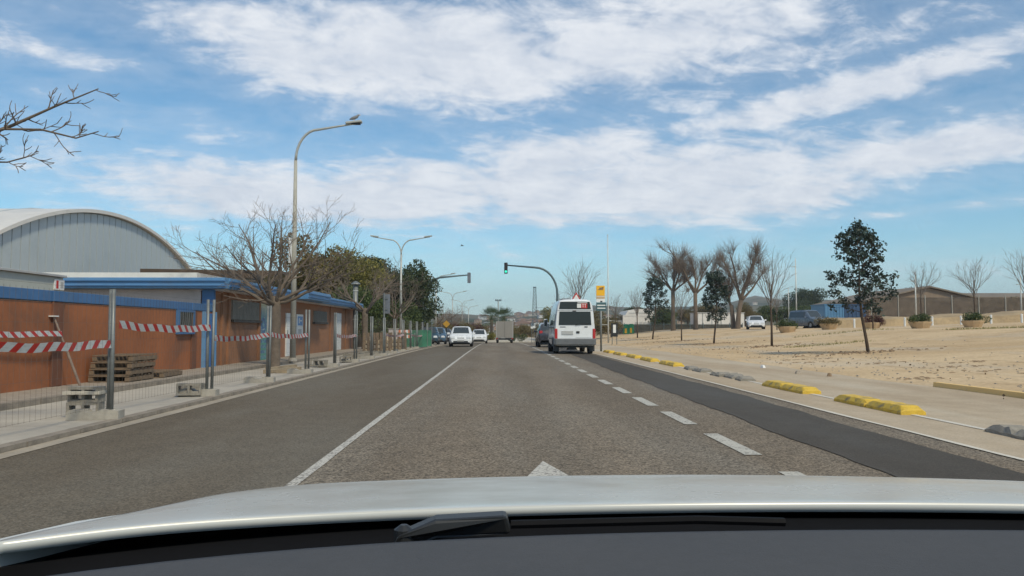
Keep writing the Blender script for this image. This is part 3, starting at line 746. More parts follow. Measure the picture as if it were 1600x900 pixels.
# pallets against the wall
def pallet_parts(p):
    for i in range(3):
        inst('stringer', PS, p, (-.36 + .36 * i, 0, .06))
    for i in range(7): inst('board', PB, p, (0, -.55 + i * .183, .124))
    for i in range(3): inst('board', PB, p, (0, -.53 + i * .53, .011))
PS = MB().box((0, 0, 0), (.09, 1.18, .08)).mesh('stringer', 'wood_pallet'); PB = MB().box((0, 0, 0), (.8, .098, .021)).mesh('board', 'wood_pallet')
py_ = 16.3
names = ['bottom pallet of the wooden stack against the terracotta wall', 'second pallet up in the wooden stack against the wall', 'third pallet up in the wooden stack against the wall', 'top pallet of the wooden stack against the terracotta wall']
for k, lb in enumerate(names):
    p = thing('wooden_pallet', lb, 'pallet', (-7.82 + random.uniform(-.03, .03), py_ + random.uniform(-.08, .08), .137 + k * .137), random.uniform(-.05, .05), 'stacked pallets'); pallet_parts(p)
p = thing('wooden_pallet', 'lone low pallet lying right of the wooden pallet stack', 'pallet', (-7.78, py_ + 1.35, .137), .06, 'stacked pallets'); pallet_parts(p)
# beams round the tree pit
tb = Vector((-6.62, 23.4, 0))
for lb, dx_, dy_, L, rz in (('pale timber beam on the works strip before the street tree', .75, -2.2, 1.9, 1.35), ('timber beam lying at the foot of the street tree', .35, -.9, 2.0, 1.45), ('short timber offcut lying by the beam near the tree', 1.0, -2.9, .5, .3)):
    tag(MB().box((0, 0, .05), (L, .13, .09)).build('timber_beam', 'wood_beam', bevel=.006, loc=(tb.x + dx_, tb.y + dy_, .052), rz=rz), lb, 'timber', 'timber beams')

# clutter behind the far part of the fence
gs = thing('grey_cabinet', 'pale grey street cabinet behind the far fence', 'cabinet', on(615, 46, .05))
MB().box((0, 0, .6), (.55, .4, 1.2)).build('body', 'plaster_pale', gs, bevel=.02); MB().box((0, 0, 1.22), (.62, .46, .05)).build('lid', 'concrete', gs); MB().box((.05, -.21, .6), (.02, .02, 1.0)).build('door_seam', 'iron_dark', gs)
sp_ = thing('road_sign', 'tall grey post carrying a road sign seen from behind', 'sign', on(600, 36, .05))
MB().cyl((0, 0, 0), (0, 0, 2.85), .04, n=10).build('post', 'galvanised', sp_); MB().box((.1, .06, 2.35), (.32, .03, .9)).build('panel', 'sign_back', sp_)
for z in (2.1, 2.6): MB().box((.06, .03, z), (.2, .05, .04)).build('bracket', 'galvanised', sp_)
for k, (px, Y, lb) in enumerate(((632, 47, 'left red and white plank barrier in the far works clutter'), (639, 50, 'right red and white plank barrier in the far works clutter'))):
    b = thing('plank_barrier', lb, 'barrier', on(px, Y, .05), .1 * k, 'plank barriers')
    for z in (.75, 1.05):
        bo = MB().box((0, 0, z), (.9, .04, .2)).build('plank', 'sign_white', b)
        for i in range(3): MB().box((-.3 + .3 * i, -.022, z), (.14, .006, .198)).build('stripe', 'barrier_orange', bo)
    for s in (-1, 1): MB().tube([(s * .38, -.3, 0), (s * .38, 0, 1.15), (s * .38, .3, 0)], .02, 6).build('leg', 'galvanised', b)
for k, (px, Y, lb) in enumerate(((649, 50, 'left green netted fence panel in the works area'), (657, 53.2, 'right green netted fence panel in the works area'))):
    b = thing('netted_fence', lb, 'fence panel', on(px, Y, .05), .35, 'green netted panels')
    MB().box((0, 0, .6), (1.6, .012, 1.1)).build('net', 'net_green', b)
    for s in (-1, 1): MB().cyl((s * .8, 0, 0), (s * .8, 0, 1.6), .02, n=6).build('post', 'galvanised', b)
for k, (px, Y, lb) in enumerate(((582, 38, 'nearest bundle of sacks and boards behind the far fence'), (596, 41, 'middle bundle of sacks and boards behind the far fence'), (622, 44, 'farthest bundle of sacks and boards behind the far fence'))):
    b = thing('material_pile', lb, 'building materials', on(px, Y, .05), .2, 'building material piles')
    for i in range(3): MB().box((random.uniform(-.05, .05), 0, .1 + .21 * i), (.95 - .1 * i, .7, .2), rz=random.uniform(-.1, .1)).build('sack', 'rubble' if i % 2 else 'wood_beam', b, bevel=.06)
    for i in range(5): MB().box((-.4 + .2 * i, -.37, .5), (.12, .03, 1.0)).build('board', 'wood_pallet', b)
# ------------------------------------------------------------------ trees
def vrand(): return Vector((random.gauss(0, 1), random.gauss(0, 1), random.gauss(0, 1)))
def poly(p, d, L, n, wob, up):
    P = [p.copy()]; d = d.normalized()
    for i in range(n):
        d = (d + vrand() * wob + Vector((0, 0, up))).normalized(); p = p + d * (L / n); P.append(p.copy())
    return P
def grow(mb, P, r0, r1, lv, spec, tips):
    n = [8, 6, 4, 3, 3][min(lv, 4)]
    k = len(P) - 1
    mb[min(lv, len(mb) - 1)].tube(P, [r0 + (r1 - r0) * i / k for i in range(k + 1)], n, False)
    if lv >= len(spec): tips.append(P[-1]); return
    cnt, (l0, l1), ang, up, t0, wob = spec[lv]
    for c in range(cnt):
        t = t0 + (1 - t0) * (c + random.random()) / cnt; f = t * k; i = min(int(f), k - 1); q = P[i].lerp(P[i + 1], f - i)
        ax = (P[i + 1] - P[i]).normalized(); o = ax.orthogonal().normalized()
        o = Matrix.Rotation(c * 2.4 + random.uniform(-.6, .6), 3, ax) @ o
        a = R(ang) * random.uniform(.7, 1.3); d = ax * math.cos(a) + o * math.sin(a)
        L = random.uniform(l0, l1) * (1.15 - .5 * t); rr = (r0 + (r1 - r0) * t) * .62
        grow(mb, poly(q, d, L, 5 if lv < 2 else 4, wob, up), max(rr, .005), max(rr * .3, .0035), lv + 1, spec, tips)
def tree_from(name, label, group, loc, trunk, crown, tm, cm, rz=0.0, sc_=1.0, leaves=None, lm=None):
    t = thing(name, label, 'tree', loc, rz, group); t.scale = (sc_,) * 3
    inst('trunk', trunk, t); c = inst('crown', crown, t)
    if leaves: inst('foliage', leaves, c)
    return t
# spreading street tree (bare): thick short trunk, low arching limbs, many upright twigs
def street_tree(seed, limbs, H=2.05, r=.145, dens=(7, 4, 3)):
    random.seed(seed); T, C, X = MB(), MB(), MB()
    T.tube([(0, 0, -.1), (.0, 0, .05), (.02, 0, H * .5), (.0, 0, H * .85), (0, .0, H + .12)], [r * 1.5, r * 1.15, r, r * 1.12, r * 1.0], 12)
    for az_, el_, L in limbs:
        a, el = R(az_ + random.uniform(-8, 8)), R(el_)
        d = Vector((math.cos(a) * math.cos(el), math.sin(a) * math.cos(el), math.sin(el)))
        P = poly(Vector((math.cos(a) * r * .5, math.sin(a) * r * .5, H - .1 + random.uniform(-.1, .12))), d, L, 9, .115, .035)
        grow([T, C, C, X], P, r * .42, .010, 0, [(dens[0], (.7, 1.5), 40, .06, .2, .09), (dens[1], (.4, .8), 36, .09, .15, .11), (dens[2], (.18, .4), 35, .1, .25, .12)], [])
    for q in X.f: C.f.append(tuple(i + len(C.v) for i in q))
    C.v += X.v
    return T.mesh('trunk', 'bark', True), C.mesh('crown', 'bark_twig')
TA = street_tree(3, [(180, 34, 3.5), (168, 18, 2.9), (205, 48, 2.8), (150, 58, 2.9), (85, 62, 2.7), (30, 58, 3.0), (-15, 32, 2.7), (8, 14, 2.3), (-60, 42, 2.5), (-105, 30, 2.5), (245, 52, 2.6), (120, 24, 2.5)])
TB = street_tree(11, [(0, 40, 2.8), (60, 25, 2.5), (120, 45, 2.8), (180, 28, 2.8), (235, 50, 2.6), (300, 30, 2.6), (20, 62, 2.4)], H=1.9, r=.13, dens=(7, 4, 3))
TC = street_tree(21, [(10, 35, 2.6), (75, 45, 2.5), (140, 30, 2.6), (190, 48, 2.7), (250, 30, 2.4), (320, 50, 2.5)], H=2.0, r=.14, dens=(7, 4, 3))
TD = street_tree(33, [(90, 30, 1.4), (150, 45, 1.6), (200, 30, 1.7), (270, 40, 1.3), (240, 60, 1.2)], H=1.95, r=.13, dens=(5, 3, 2))
def edge_limb():
    random.seed(6); T, C = MB(), MB()
    for P, r0 in (([(.05, 0, 1.9), (.5, .05, 2.45), (1.1, 0, 2.86), (1.7, -.03, 3.2), (2.05, .02, 3.36), (2.5, 0, 3.56), (2.95, .05, 3.78)], .042), ([(1.65, -.03, 3.17), (2.0, -.06, 3.30), (2.4, -.05, 3.30), (2.75, 0, 3.22), (2.98, .02, 3.3)], .016), ([(1.1, 0, 2.86), (1.5, .1, 2.98), (1.95, .12, 2.98), (2.25, .1, 3.06)], .014), ([(1.5, 0, 3.08), (1.45, .1, 3.5), (1.5, .1, 3.85)], .010)):
        P = [Vector(q) for q in P]
        grow([T, C, C], P, r0, .006, 0, [(13 if r0 > .03 else 8, (.14, .42), 48, .05, .40 if r0 > .03 else .15, .12), (4, (.06, .18), 40, .05, .3, .12)], [])
    return T, C
eT, eC = edge_limb()
p = on(430, 23.4, .05); tree_from('street_tree', 'big bare street tree with arching limbs in front of the low building', 'bare street trees', p, *TA, None, None, 0.0)
tree_from('street_tree', 'bare street tree reaching into the sky at the left edge', 'bare street trees', (-7.32, 8.3, .05), *TD, None, None, 0.0, 1.0)
et = [o for o in bpy.data.objects if o.get('label') == 'bare street tree reaching into the sky at the left edge'][0]
eT.build('limb', 'bark', et, smooth=True); eC.build('crown', 'bark_twig', et)
tree_from('street_tree', 'bare street tree just past the end of the low building', 'bare street trees', on(570, 42, .05), *TC, None, None, 1.0, 1.1)
tree_from('street_tree', 'bare street tree beside the tall twin lamp post', 'bare street trees', on(617, 55, .05), *TB, None, None, 4.0, 1.1)
tree_from('street_tree', 'bare street tree behind the left traffic light pole', 'bare street trees', on(690, 96, .05), *TC, None, None, 3.0, 1.15)
for k, (px, Y, s_) in enumerate(((704, 118, 1.1), (716, 138, 1.1), (676, 84, .9))):
    tree_from('street_tree', ['far bare street tree right of the second twin lamp post', 'farthest bare street tree before the hazy hill', 'bare street tree rising behind the parked dark cars'][k], 'bare street trees', on(px, Y, .0), *(TB, TC, TC)[k], None, None, k * 2.1, s_)

# young bare trees of the lot
def young(seed, H=1.9, top=4.6, spread=26, n=13):
    random.seed(seed); T, C = MB(), MB()
    P = [Vector((0, 0, -.1)), Vector((.01, 0, H * .5)), Vector((0, .02, H)), Vector((.03, 0, H + (top - H) * .45))]
    T.tube(P, [.065, .05, .045, .02], 8)
    for i in range(n):
        a = i * 2.4; el = R(90 - spread * random.uniform(.3, 1.45)); z = H - .1 + .8 * i / n
        d = Vector((math.cos(a) * math.cos(el), math.sin(a) * math.cos(el), math.sin(el)))
        grow([C, C, C], poly(Vector((0, 0, z)), d, (top - z) * random.uniform(.65, 1.0), 6, .05, .02), .02, .006, 0, [(5, (.6, 1.3), 24, .03, .2, .07), (3, (.25, .55), 26, .04, .3, .08)], [])
    return T.mesh('trunk', 'bark_dark', True), C.mesh('crown', 'twig_grey')
YA, YB = young(5), young(8, top=4.4, spread=34, n=11)
# leafy young evergreen
def leafy(seed, H=1.5, top=5.4, w_=1.55, n=4600):
    random.seed(seed); T, C, Lf = MB(), MB(), MB()
    T.tube([(.32, 0, -.1), (.25, 0, .5), (.08, 0, 1.5), (0, 0, 2.6), (.02, 0, 3.8), (-.05, 0, top - .3)], [.075, .065, .055, .04, .022, .01], 9)
    tips = []
    for i in range(30):
        t = (i + .5) / 30; z = H + (top - H - .5) * t; a = i * 2.4; el = R(random.uniform(8, 42))
        rad = w_ * (.5 + 1.2 * t if t < .25 else .8 + .22 * math.sin(t * 9)) * (1 - max(0, t - .35) * 1.05) * random.uniform(.65, 1.25)
        d = Vector((math.cos(a) * math.cos(el), math.sin(a) * math.cos(el), math.sin(el)))
        grow([C, C, C], poly(Vector((.05, 0, z)), d, max(.35, rad), 5, .10, .03), .018, .006, 0, [(5, (.3, .62), 45, .05, .25, .12), (2, (.16, .3), 40, .05, .3, .12)], tips)
    tips += [Vector((random.gauss(-.03, .14), random.gauss(0, .14), top - random.random() * .7)) for _ in range(16)]
    per = max(3, n // len(tips))
    for tp_ in tips:
        if random.random() < .22: continue
        for _ in range(per): Lf.leaf(tp_ + vrand() * .075, random.uniform(.10, .19), .6)
    return T.mesh('trunk', 'bark_dark', True), C.mesh('crown', 'bark_dark'), Lf.mesh('foliage', 'leaf_glossy')
LA, LB = leafy(4), leafy(9, top=5.2, w_=1.4)
def right_row(px, py):          # stand a tree on the sloping lot where its foot is seen
    a, b = ray(px, py); Y = 20.0
    while Y < 140 and CAM_H + b * Y > gz(a * Y, Y): Y += .1
    return Vector((a * Y, Y, gz(a * Y, Y)))
rows = [(1345, 551, 'L', LA, 'nearest dark leafy young tree on the sandy lot', 0, 1.0), (1206, 541, 'Y', YA, 'nearest bare young tree on the sandy lot', .4, 1.12),
        (1120, 537, 'L', LB, 'second dark leafy young tree, right of the tall planes', 2.0, .95), (1065, 533, 'Y', YB, 'bare young tree between the two farther leafy trees', 1.0, 1.02),
        (1025, 530, 'L', LA, 'farthest dark leafy young tree in the row', 2.6, 1.12), (996, 528, 'Y', YA, 'slim bare young tree before the white warehouse', 2.0, 1.2)]
for px, py, kd, ms, lb, rz, s_ in rows:
    p = right_row(px, py)
    tree_from('young_tree', lb, 'young trees in the lot row', p, ms[0], ms[1], None, None, rz, s_, ms[2] if kd == 'L' else None)
    random.seed(px); so = MB()                # dug basin of dark soil crumbs round the trunk
    for i in range(120):
        t = random.uniform(0, 6.28); r_ = random.gauss(.0, 1.0); q = p + Vector((r_ * 1.9 * math.cos(t), r_ * .9 * math.sin(t), 0)); s2 = random.uniform(.03, .11)
        so.box((q.x, q.y, gz(q.x, q.y) + s2 * .16), (s2 * 1.6, s2 * 1.2, s2 * .6), rz=t, tx=.5, ty=.5)
    o = so.build('soil_crumbs', 'soil'); o['kind'] = 'stuff'; o['label'] = 'dark loose soil round the foot of a young tree'
for px, Y, ms, s_, lb in ((1440, 66, YB, 1.2, 'bare young tree beside the lamp post before the barn'), (1524, 52, YB, 1.05, 'bare young tree rising from behind the right planter'), (1604, 60, YA, 1.25, 'bare young tree cut by the right photo edge'),
                          (1214, 70, YA, .75, 'small bare sapling behind the nearest bare young tree'), (1364, 58, YB, .9, 'thin bare sapling by the red leaved planter'), (905, 78, YA, 1.75, 'bare tree showing above the white van roof'), (962, 110, YB, 1.3, 'faint bare tree behind the tall pale pole'), (882, 92, YB, 1.35, 'bare tree left behind the white van')):
    tree_from('bare_sapling', lb, 'bare saplings', on(px, Y), ms[0], ms[1], None, None, px * .1, s_)
# pollarded planes
def pollard(seed, H, limbs, lean=(0, 0), r=.31):
    random.seed(seed); T, C = MB(), MB()
    top = Vector((lean[0], lean[1], H))
    T.tube([(0, 0, -.2), (lean[0] * .25, 0, .3), (lean[0] * .45, lean[1] * .4, H * .5), top], [r * 1.35, r * 1.05, r * .85, r * .85], 12)
    for a, el, L in limbs:
        a, el = R(a), R(el); d = Vector((math.cos(a) * math.cos(el), math.sin(a) * .5 * math.cos(el), math.sin(el)))
        P = poly(top - Vector((0, 0, .2)), d, L, 7, .10, .06); T.tube(P, [r * .50 - r * .32 * i / 7 for i in range(8)], 8)
        kn = [P[4], P[5], P[6], P[7], P[7]]
        for q in P[2:7]:
            d2 = (vrand() * .9 + Vector((0, 0, .5)) + (q - top).normalized() * .5).normalized(); P2 = poly(q, d2, random.uniform(.8, 2.0), 5, .12, .08); T.tube(P2, [r * .20, r * .17, r * .14, r * .11, r * .08, r * .06], 6); kn += [P2[-1], P2[-1], P2[3], P2[4]]
        for q in kn:
            for _ in range(11):
                d3 = (vrand() * .6 + Vector((0, 0, .5)) + (q - top).normalized() * .7).normalized()
                C.tube(poly(q + vrand() * .1, d3, random.uniform(.8, 2.3), 4, .09, .04), [.017, .013, .010, .008, .005], 3, False)
    return T.mesh('trunk', 'bark_plane', True), C.mesh('crown', 'bark_twig')
P1 = pollard(2, 5.6, [(180, 34, 4.2), (160, 58, 4.6), (60, 76, 4.6), (20, 58, 5.0), (0, 36, 3.6), (270, 50, 3.6)])
P2 = pollard(5, 5.0, [(175, 74, 7.2), (195, 52, 3.6), (20, 60, 5.8), (0, 42, 6.0), (60, 70, 4.8)])
P3 = pollard(9, 3.6, [(20, 62, 7.4), (40, 72, 6.6), (0, 50, 5.4), (110, 72, 6.2), (160, 66, 5.6)], (.6, 0), .33)
P4 = pollard(12, 3.0, [(150, 70, 3.6), (120, 60, 3.0), (180, 55, 2.6)], (-.3, 0), .30)
tree_from('plane_tree', 'left tall pollarded plane with twiggy bare crown', 'pollarded plane trees', on(1052, 106), *P1, None, None, 0, 1.0)
tree_from('plane_tree', 'middle pollarded plane with one limb soaring straight up', 'pollarded plane trees', on(1087, 104), *P2, None, None, 0, 1.0)
tree_from('plane_tree', 'right pollarded plane with stout leaning trunk beside white car', 'pollarded plane trees', on(1151, 96), *P3, None, None, 0, 1.0)
tree_from('plane_tree', 'short thick plane stem leaning against the right plane', 'pollarded plane trees', on(1147, 97), *P4, None, None, 0, 1.0)

# foliage masses
def mass(seed, lobes, n, lsz, lm, trunk=None, tm='bark'):
    random.seed(seed); Lf, T = MB(), MB()
    vol = [a * b * c for (_, _, _, a, b, c) in lobes]; tot = sum(v ** .67 for v in vol)
    for (x, y, z, a, b, c), v in zip(lobes, vol):
        for _ in range(int(n * v ** .67 / tot)):
            d = vrand().normalized(); r = random.random() ** .28
            k = 1 + .30 * mnoise.noise(Vector((d.x * 2.2 + x, d.y * 2.2 + y, d.z * 2.2 + z))) + .12 * mnoise.noise(Vector((d.x * 6 + x, d.y * 6, d.z * 6)))
            if mnoise.noise(Vector((d.x * 4 + x * 3, d.y * 4, d.z * 4 + z))) < -.28 and r > .6: continue
            Lf.leaf((x + d.x * a * r * k, y + d.y * b * r * k, z + d.z * c * r * k), lsz * random.uniform(.6, 1.4), .6)
    if trunk:
        r, H = trunk; T.tube([(0, 0, -.2), (.05, 0, H * .5), (0, 0, H)], [r * 1.2, r, r * .7], 9)
        for (x, y, z, a, b, c) in lobes: T.tube([(0, 0, H * .7), ((x) * .5, y * .5, (H * .7 + z) * .5 + .3), (x, y, z)], [r * .55, r * .35, r * .12], 6)
    return Lf.mesh('crown', lm), (T.mesh('trunk', tm, True) if trunk else None)
def leafy_tree(name, label, group, loc, ms, rz=0.0, s_=1.0, cat='tree'):
    t = thing(name, label, cat, loc, rz, group); t.scale = (s_,) * 3 if not isinstance(s_, tuple) else s_
    inst('crown', ms[0], t)
    if ms[1]: inst('trunk', ms[1], t)
    return t
def blob_lobes(seed, n, w_, d_, z0, z1, s0, s1):
    random.seed(seed); return [(random.uniform(-w_, w_), random.uniform(-d_, d_), random.uniform(z0, z1), random.uniform(s0, s1), random.uniform(s0, s1), random.uniform(s0, s1) * .8) for _ in range(n)]
M1 = mass(1, blob_lobes(1, 11, 2.6, 1.6, 3.0, 7.4, 1.0, 1.9), 15000, .20, 'leaf_dark', (.28, 4.5))
M2 = mass(2, blob_lobes(2, 9, 2.4, 1.6, 2.8, 6.2, 1.0, 1.8), 13000, .18, 'leaf_olive', (.22, 4.0))
M3 = mass(3, blob_lobes(3, 8, 2.2, 1.2, 2.2, 6.0, 1.0, 1.6), 12000, .17, 'leaf_brown', (.2, 4.0))
M4 = mass(4, blob_lobes(4, 7, 1.4, 1.2, 1.0, 2.6, .7, 1.1), 7000, .15, 'leaf_mid', (.12, 1.5))
M5 = mass(5, blob_lobes(5, 8, 3.0, 2.4, 3.8, 5.2, 1.3, 1.9), 11000, .22, 'leaf_dark', (.25, 4.0))
leafy_tree('evergreen_tree', 'tall dark evergreen beside the twin lamp post', 'leafy trees behind the building', on(618, 70), M1, .4, 1.08)
leafy_tree('evergreen_tree', 'dark evergreen crown right of the twin lamp post', 'leafy trees behind the building', on(640, 78), M1, 2.3, .93)
leafy_tree('evergreen_tree', 'dark evergreen low behind the second street tree', 'leafy trees behind the building', on(590, 66), M1, 4.0, .88)
leafy_tree('olive_tree', 'golden green tree above the building flue', 'leafy trees behind the building', on(560, 60), M2, 1.0, 1.08)
leafy_tree('olive_tree', 'golden green tree left of the flue over blue fascia', 'leafy trees behind the building', on(530, 57), M2, 3.4, .98)
leafy_tree('olive_tree', 'brown green tree behind the near lamp post', 'leafy trees behind the building', on(484, 56), M3, .2, 1.22)
leafy_tree('olive_tree', 'small dark green tree tip right of the near lamp post', 'leafy trees behind the building', on(516, 66), M1, 5.0, .98)
leafy_tree('olive_tree', 'brown thinning tree behind the big bare street tree', 'leafy trees behind the building', on(440, 62), M3, 2.2, .9)
for px, Y, ms, s_, lb in ((566, 52, M4, (1.2, 1.2, 1.35), 'dark hedge shrub at the end of the building'), (588, 56, M4, 1.3, 'round shrub behind the grey sign post'), (612, 60, M4, 1.2, 'green shrub behind the grey cabinet'), (636, 66, M4, 1.2, 'green shrub behind the green netted panels'), (656, 74, M4, 1.1, 'green shrub by the traffic light pole')):
    leafy_tree('shrub', lb, 'shrubs behind the works', on(px, Y) + Vector((-1.2, 0, 0)), ms, px, s_, 'shrub')
# reddish winter hedge trees, far left of the lane
M6 = mass(6, blob_lobes(6, 6, 1.6, 1.2, 1.0, 2.2, .8, 1.2), 5000, .14, 'leaf_red', (.1, 1.4))
M6b = mass(6, blob_lobes(6, 6, 1.6, 1.2, 1.0, 2.2, .8, 1.2), 5000, .14, 'leaf_brown', (.1, 1.4))
for px, Y, ms, lb in ((706, 120, M6, 'reddish bare shrub behind the white hatchback roof'), (722, 128, M6b, 'brown shrub above the oncoming white car'), (738, 140, M6, 'reddish shrub left of the palms'), (752, 150, M6b, 'brown shrub just left of the left palm'), (690, 112, M6b, 'brown shrub behind the parked cars')):
    leafy_tree('winter_shrub', lb, 'winter shrubs at the far road bend', on(px, Y) + Vector((0, 0, 0)), ms, px, 1.1, 'shrub')
M7 = mass(7, blob_lobes(7, 7, 1.3, .9, .4, .9, .5, .8), 4500, .11, 'leaf_yellow')
leafy_tree('roundabout_bush', 'yellow green bush below the left palm', 'roundabout bushes', on(765, 112, .25), M7, 0, 1.0, 'bush')
leafy_tree('roundabout_bush', 'yellow green bush hidden beside the box truck', 'roundabout bushes', on(758, 115, .3), M7, 2, .9, 'bush')
M8 = mass(8, blob_lobes(8, 7, 1.3, .9, .4, .9, .5, .8), 4500, .11, 'leaf_mid')
leafy_tree('roundabout_bush', 'dark green bush at the lower right of the box truck', 'roundabout bushes', on(808, 106, .2), M8, 1, .85, 'bush')
for px, Y, lb in ((812, 124, 'brown dry bush right of the box truck'), (822, 128, 'brown dry bush before the sand coloured wall'), (836, 130, 'brown dry bush left of the dark off-road car')):
    leafy_tree('dry_bush', lb, 'dry bushes at the roundabout', on(px, Y, .0), M6b, px, .95, 'bush')
# palms
def palm(seed, H):
    random.seed(seed); T, C = MB(), MB()
    T.tube([(0, 0, -.1), (0, 0, .3), (.02, 0, H * .6), (0, 0, H)], [.30, .24, .21, .26], 10)
    for i in range(44):
        a = i * 2.4; el = R(80 - 115 * (i / 44)); L = random.uniform(1.7, 2.3); p = Vector((0, 0, H + .1)); d = Vector((math.cos(a) * math.cos(el), math.sin(a) * math.cos(el), math.sin(el)))
        e = p + d * L * .55; C.tube([p, e], [.02, .012], 4); sd_ = d.cross(Vector((0, 0, 1))).normalized(); up = sd_.cross(d)
        for j in range(13):       # fan leaf of stiff segments
            t = R(-78 + 13 * j); f = d * math.cos(t) + sd_ * math.sin(t); q = e + f * L * .5 + Vector((0, 0, -.10 * abs(math.sin(t)) - .06)); s_ = up.cross(f).normalized() * .03
            C.poly([e, e + f * L * .25 + s_, q, e + f * L * .25 - s_])
    return T.mesh('trunk', 'bark', True), C.mesh('crown', 'leaf_palm')
PA = palm(1, 2.9)
tree_from('palm_tree', 'left fan palm standing on the roundabout', 'roundabout palms', on(768, 112, .35), *PA, None, None, 0, 1.0)
tree_from('palm_tree', 'right fan palm rising behind the box truck', 'roundabout palms', on(787, 114, .35), *PA, None, None, 1.3, 1.0)
# ------------------------------------------------------------------ lamp posts, signals, signs
def arm_pts(s, H, reach=2.05, rise=1.3):
    P = [(0, 0, H - rise)]
    for k in range(1, 9):
        t = k / 8 * math.pi / 2; P.append((s * .75 * (1 - math.cos(t)), 0, H - rise + (rise - .22) * math.sin(t)))
    P += [(s * reach * .7, 0, H - .1), (s * reach, 0, H)]
    return P
def luminaire(s, H, reach):
    m = MB(); m.prism([(s * (reach - .05), -.11, H - .03), (s * (reach + .5), -.13, H + .03), (s * (reach + .5), .13, H + .03), (s * (reach - .05), .11, H - .03)][::s], (0, 0, .075)); return m
def lamp_single(loc, H, label):
    t = thing('street_lamp', label, 'street lamp', loc, 0, 'street lamps')
    MB().tube([(0, 0, 0), (0, 0, .12)], [.16, .13], 12).build('base', 'concrete', t)
    MB().tube([(0, 0, .1), (0, 0, 3.6), (0, 0, H - 1.3)], [.105, .085, .055], 12).build('pole', 'lamp_concrete', t, smooth=True)
    MB().tube(arm_pts(1, H), [.05] + [.045] * 8 + [.035, .03], 8).build('arm', 'lamp_steel', t, smooth=True)
    l = luminaire(1, H, 1.75).build('luminaire', 'lamp_steel', t, bevel=.02); MB().box((2.05, 0, H - .015), (.3, .16, .03)).build('lens', 'signal_black', l)
    MB().box((-.1, .02, 3.75), (.09, .4, .85)).build('banner_plate', 'sign_white', t)
    return t
l1 = on(458, 26.2, .135); lamp_single(l1, 8.15, 'near single arm lamp post curving over the road with a bird')
bp = l1 + Vector((1.98, 0, 8.15 + .072))
bird = thing('bird', 'small gull perched on the near street lamp', 'bird', bp)
MB().tube([(-.16, 0, .07), (-.08, 0, .10), (.02, 0, .13), (.10, 0, .17), (.14, 0, .22), (.18, 0, .23)], [.012, .045, .06, .05, .035, .02], 10).build('body', 'bird_grey', bird, smooth=True)
MB().tube([(.18, 0, .23), (.23, 0, .225)], [.012, .003], 6).build('beak', 'sign_yellow', bird)
for s in (-1, 1): MB().cyl((0, s * .02, 0), (0, s * .02, .09), .006, n=5).build('leg', 'sign_yellow', bird)
fb_ = thing('flying_bird', 'tiny dark bird flying above the far lamps', 'bird', at(722, 384, 60))
MB().tube([(-.12, 0, 0), (0, 0, .01), (.12, 0, .01)], [.015, .04, .015], 8).build('body', 'bark_dark', fb_, smooth=True)
for s in (-1, 1): MB().prism([(-.04, s * .02, .02), (.05, s * .02, .02), (-.02, s * .3, .07), (-.06, s * .3, .07)], (0, 0, .008)).build('wing', 'bark_dark', fb_)
def lamp_double(loc, H, label):
    t = thing('street_lamp', label, 'street lamp', loc, 0, 'street lamps')
    MB().tube([(0, 0, -.05), (0, 0, .12)], [.16, .13], 12).build('base', 'concrete', t)
    MB().tube([(0, 0, .1), (0, 0, 3.6), (0, 0, H - 1.28)], [.10, .085, .06], 10).build('pole', 'lamp_steel', t, smooth=True)
    for s in (-1, 1):
        MB().tube(arm_pts(s, H), [.05] + [.045] * 8 + [.035, .03], 7).build('arm', 'lamp_steel', t, smooth=True); luminaire(s, H, 1.7).build('luminaire', 'lamp_steel', t)
for px, Y, H, lb in ((626, 55, 7.9, 'nearest twin arm street lamp above the evergreen trees'), (681, 87, 7.85, 'twin arm lamp behind the left traffic light'), (707, 119, 7.75, 'third twin arm lamp along the road'), (722, 149, 7.6, 'fourth twin arm lamp along the road'), (732, 180, 7.4, 'farthest small twin arm lamp along the road')):
    lamp_double(on(px, Y), H, lb)
def signal(label, base, head_px, Y, H, s, faces, lit):
    a, b = ray(*head_px); hx = a * Y; hz = CAM_H + b * Y; dx = hx - base.x; top = hz - base.z + .25
    t = thing('traffic_light', label, 'traffic light', base, 0, 'traffic lights over the road')
    r_ = min(1.9, abs(dx) * .55)
    P = [(0, 0, 0), (0, 0, top - r_ * 1.3)] + [(s * r_ * (1 - math.cos(k / 8 * math.pi / 2)), 0, top - r_ * 1.3 + r_ * 1.2 * math.sin(k / 8 * math.pi / 2)) for k in range(1, 9)] + [(dx - s * .12, 0, top)]
    MB().tube(P, [.13, .10] + [.09] * 8 + [.055], 10).build('mast', 'dark_steel', t, smooth=True)
    MB().box((0, 0, .1), (.4, .4, .2)).build('base', 'concrete', t)
    hd = MB().box((dx, 0, top - .25), (.30, .26, .95)).build('signal_head', 'signal_black' if faces else 'sign_back', t, bevel=.04)
    for k, mt in enumerate(('signal_off', 'signal_off', 'signal_green' if lit else 'signal_off')):
        z = top + .05 - .3 * k; yy = -.135 if faces else .135
        MB().cyl((dx, yy, z), (dx, yy * 1.08, z), .10, n=14).build('lens', mt, hd)
        MB().tube([(dx - .12, yy, z + .03), (dx, yy, z + .13), (dx + .12, yy, z + .03)], .012, 4).build('visor', 'signal_black', hd)
    MB().box((dx - s * .18, 0, top - .03), (.2, .05, .05)).build('bracket', 'dark_steel', t)
    return t
signal('traffic light on curved mast from the right showing green', on(871, 66, .0), (790.5, 419), 66, 6.6, -1, True, True)
signal('traffic light on curved mast from the left seen from behind', on(660.5, 70, .05), (733, 434), 70, 6.0, 1, False, False)
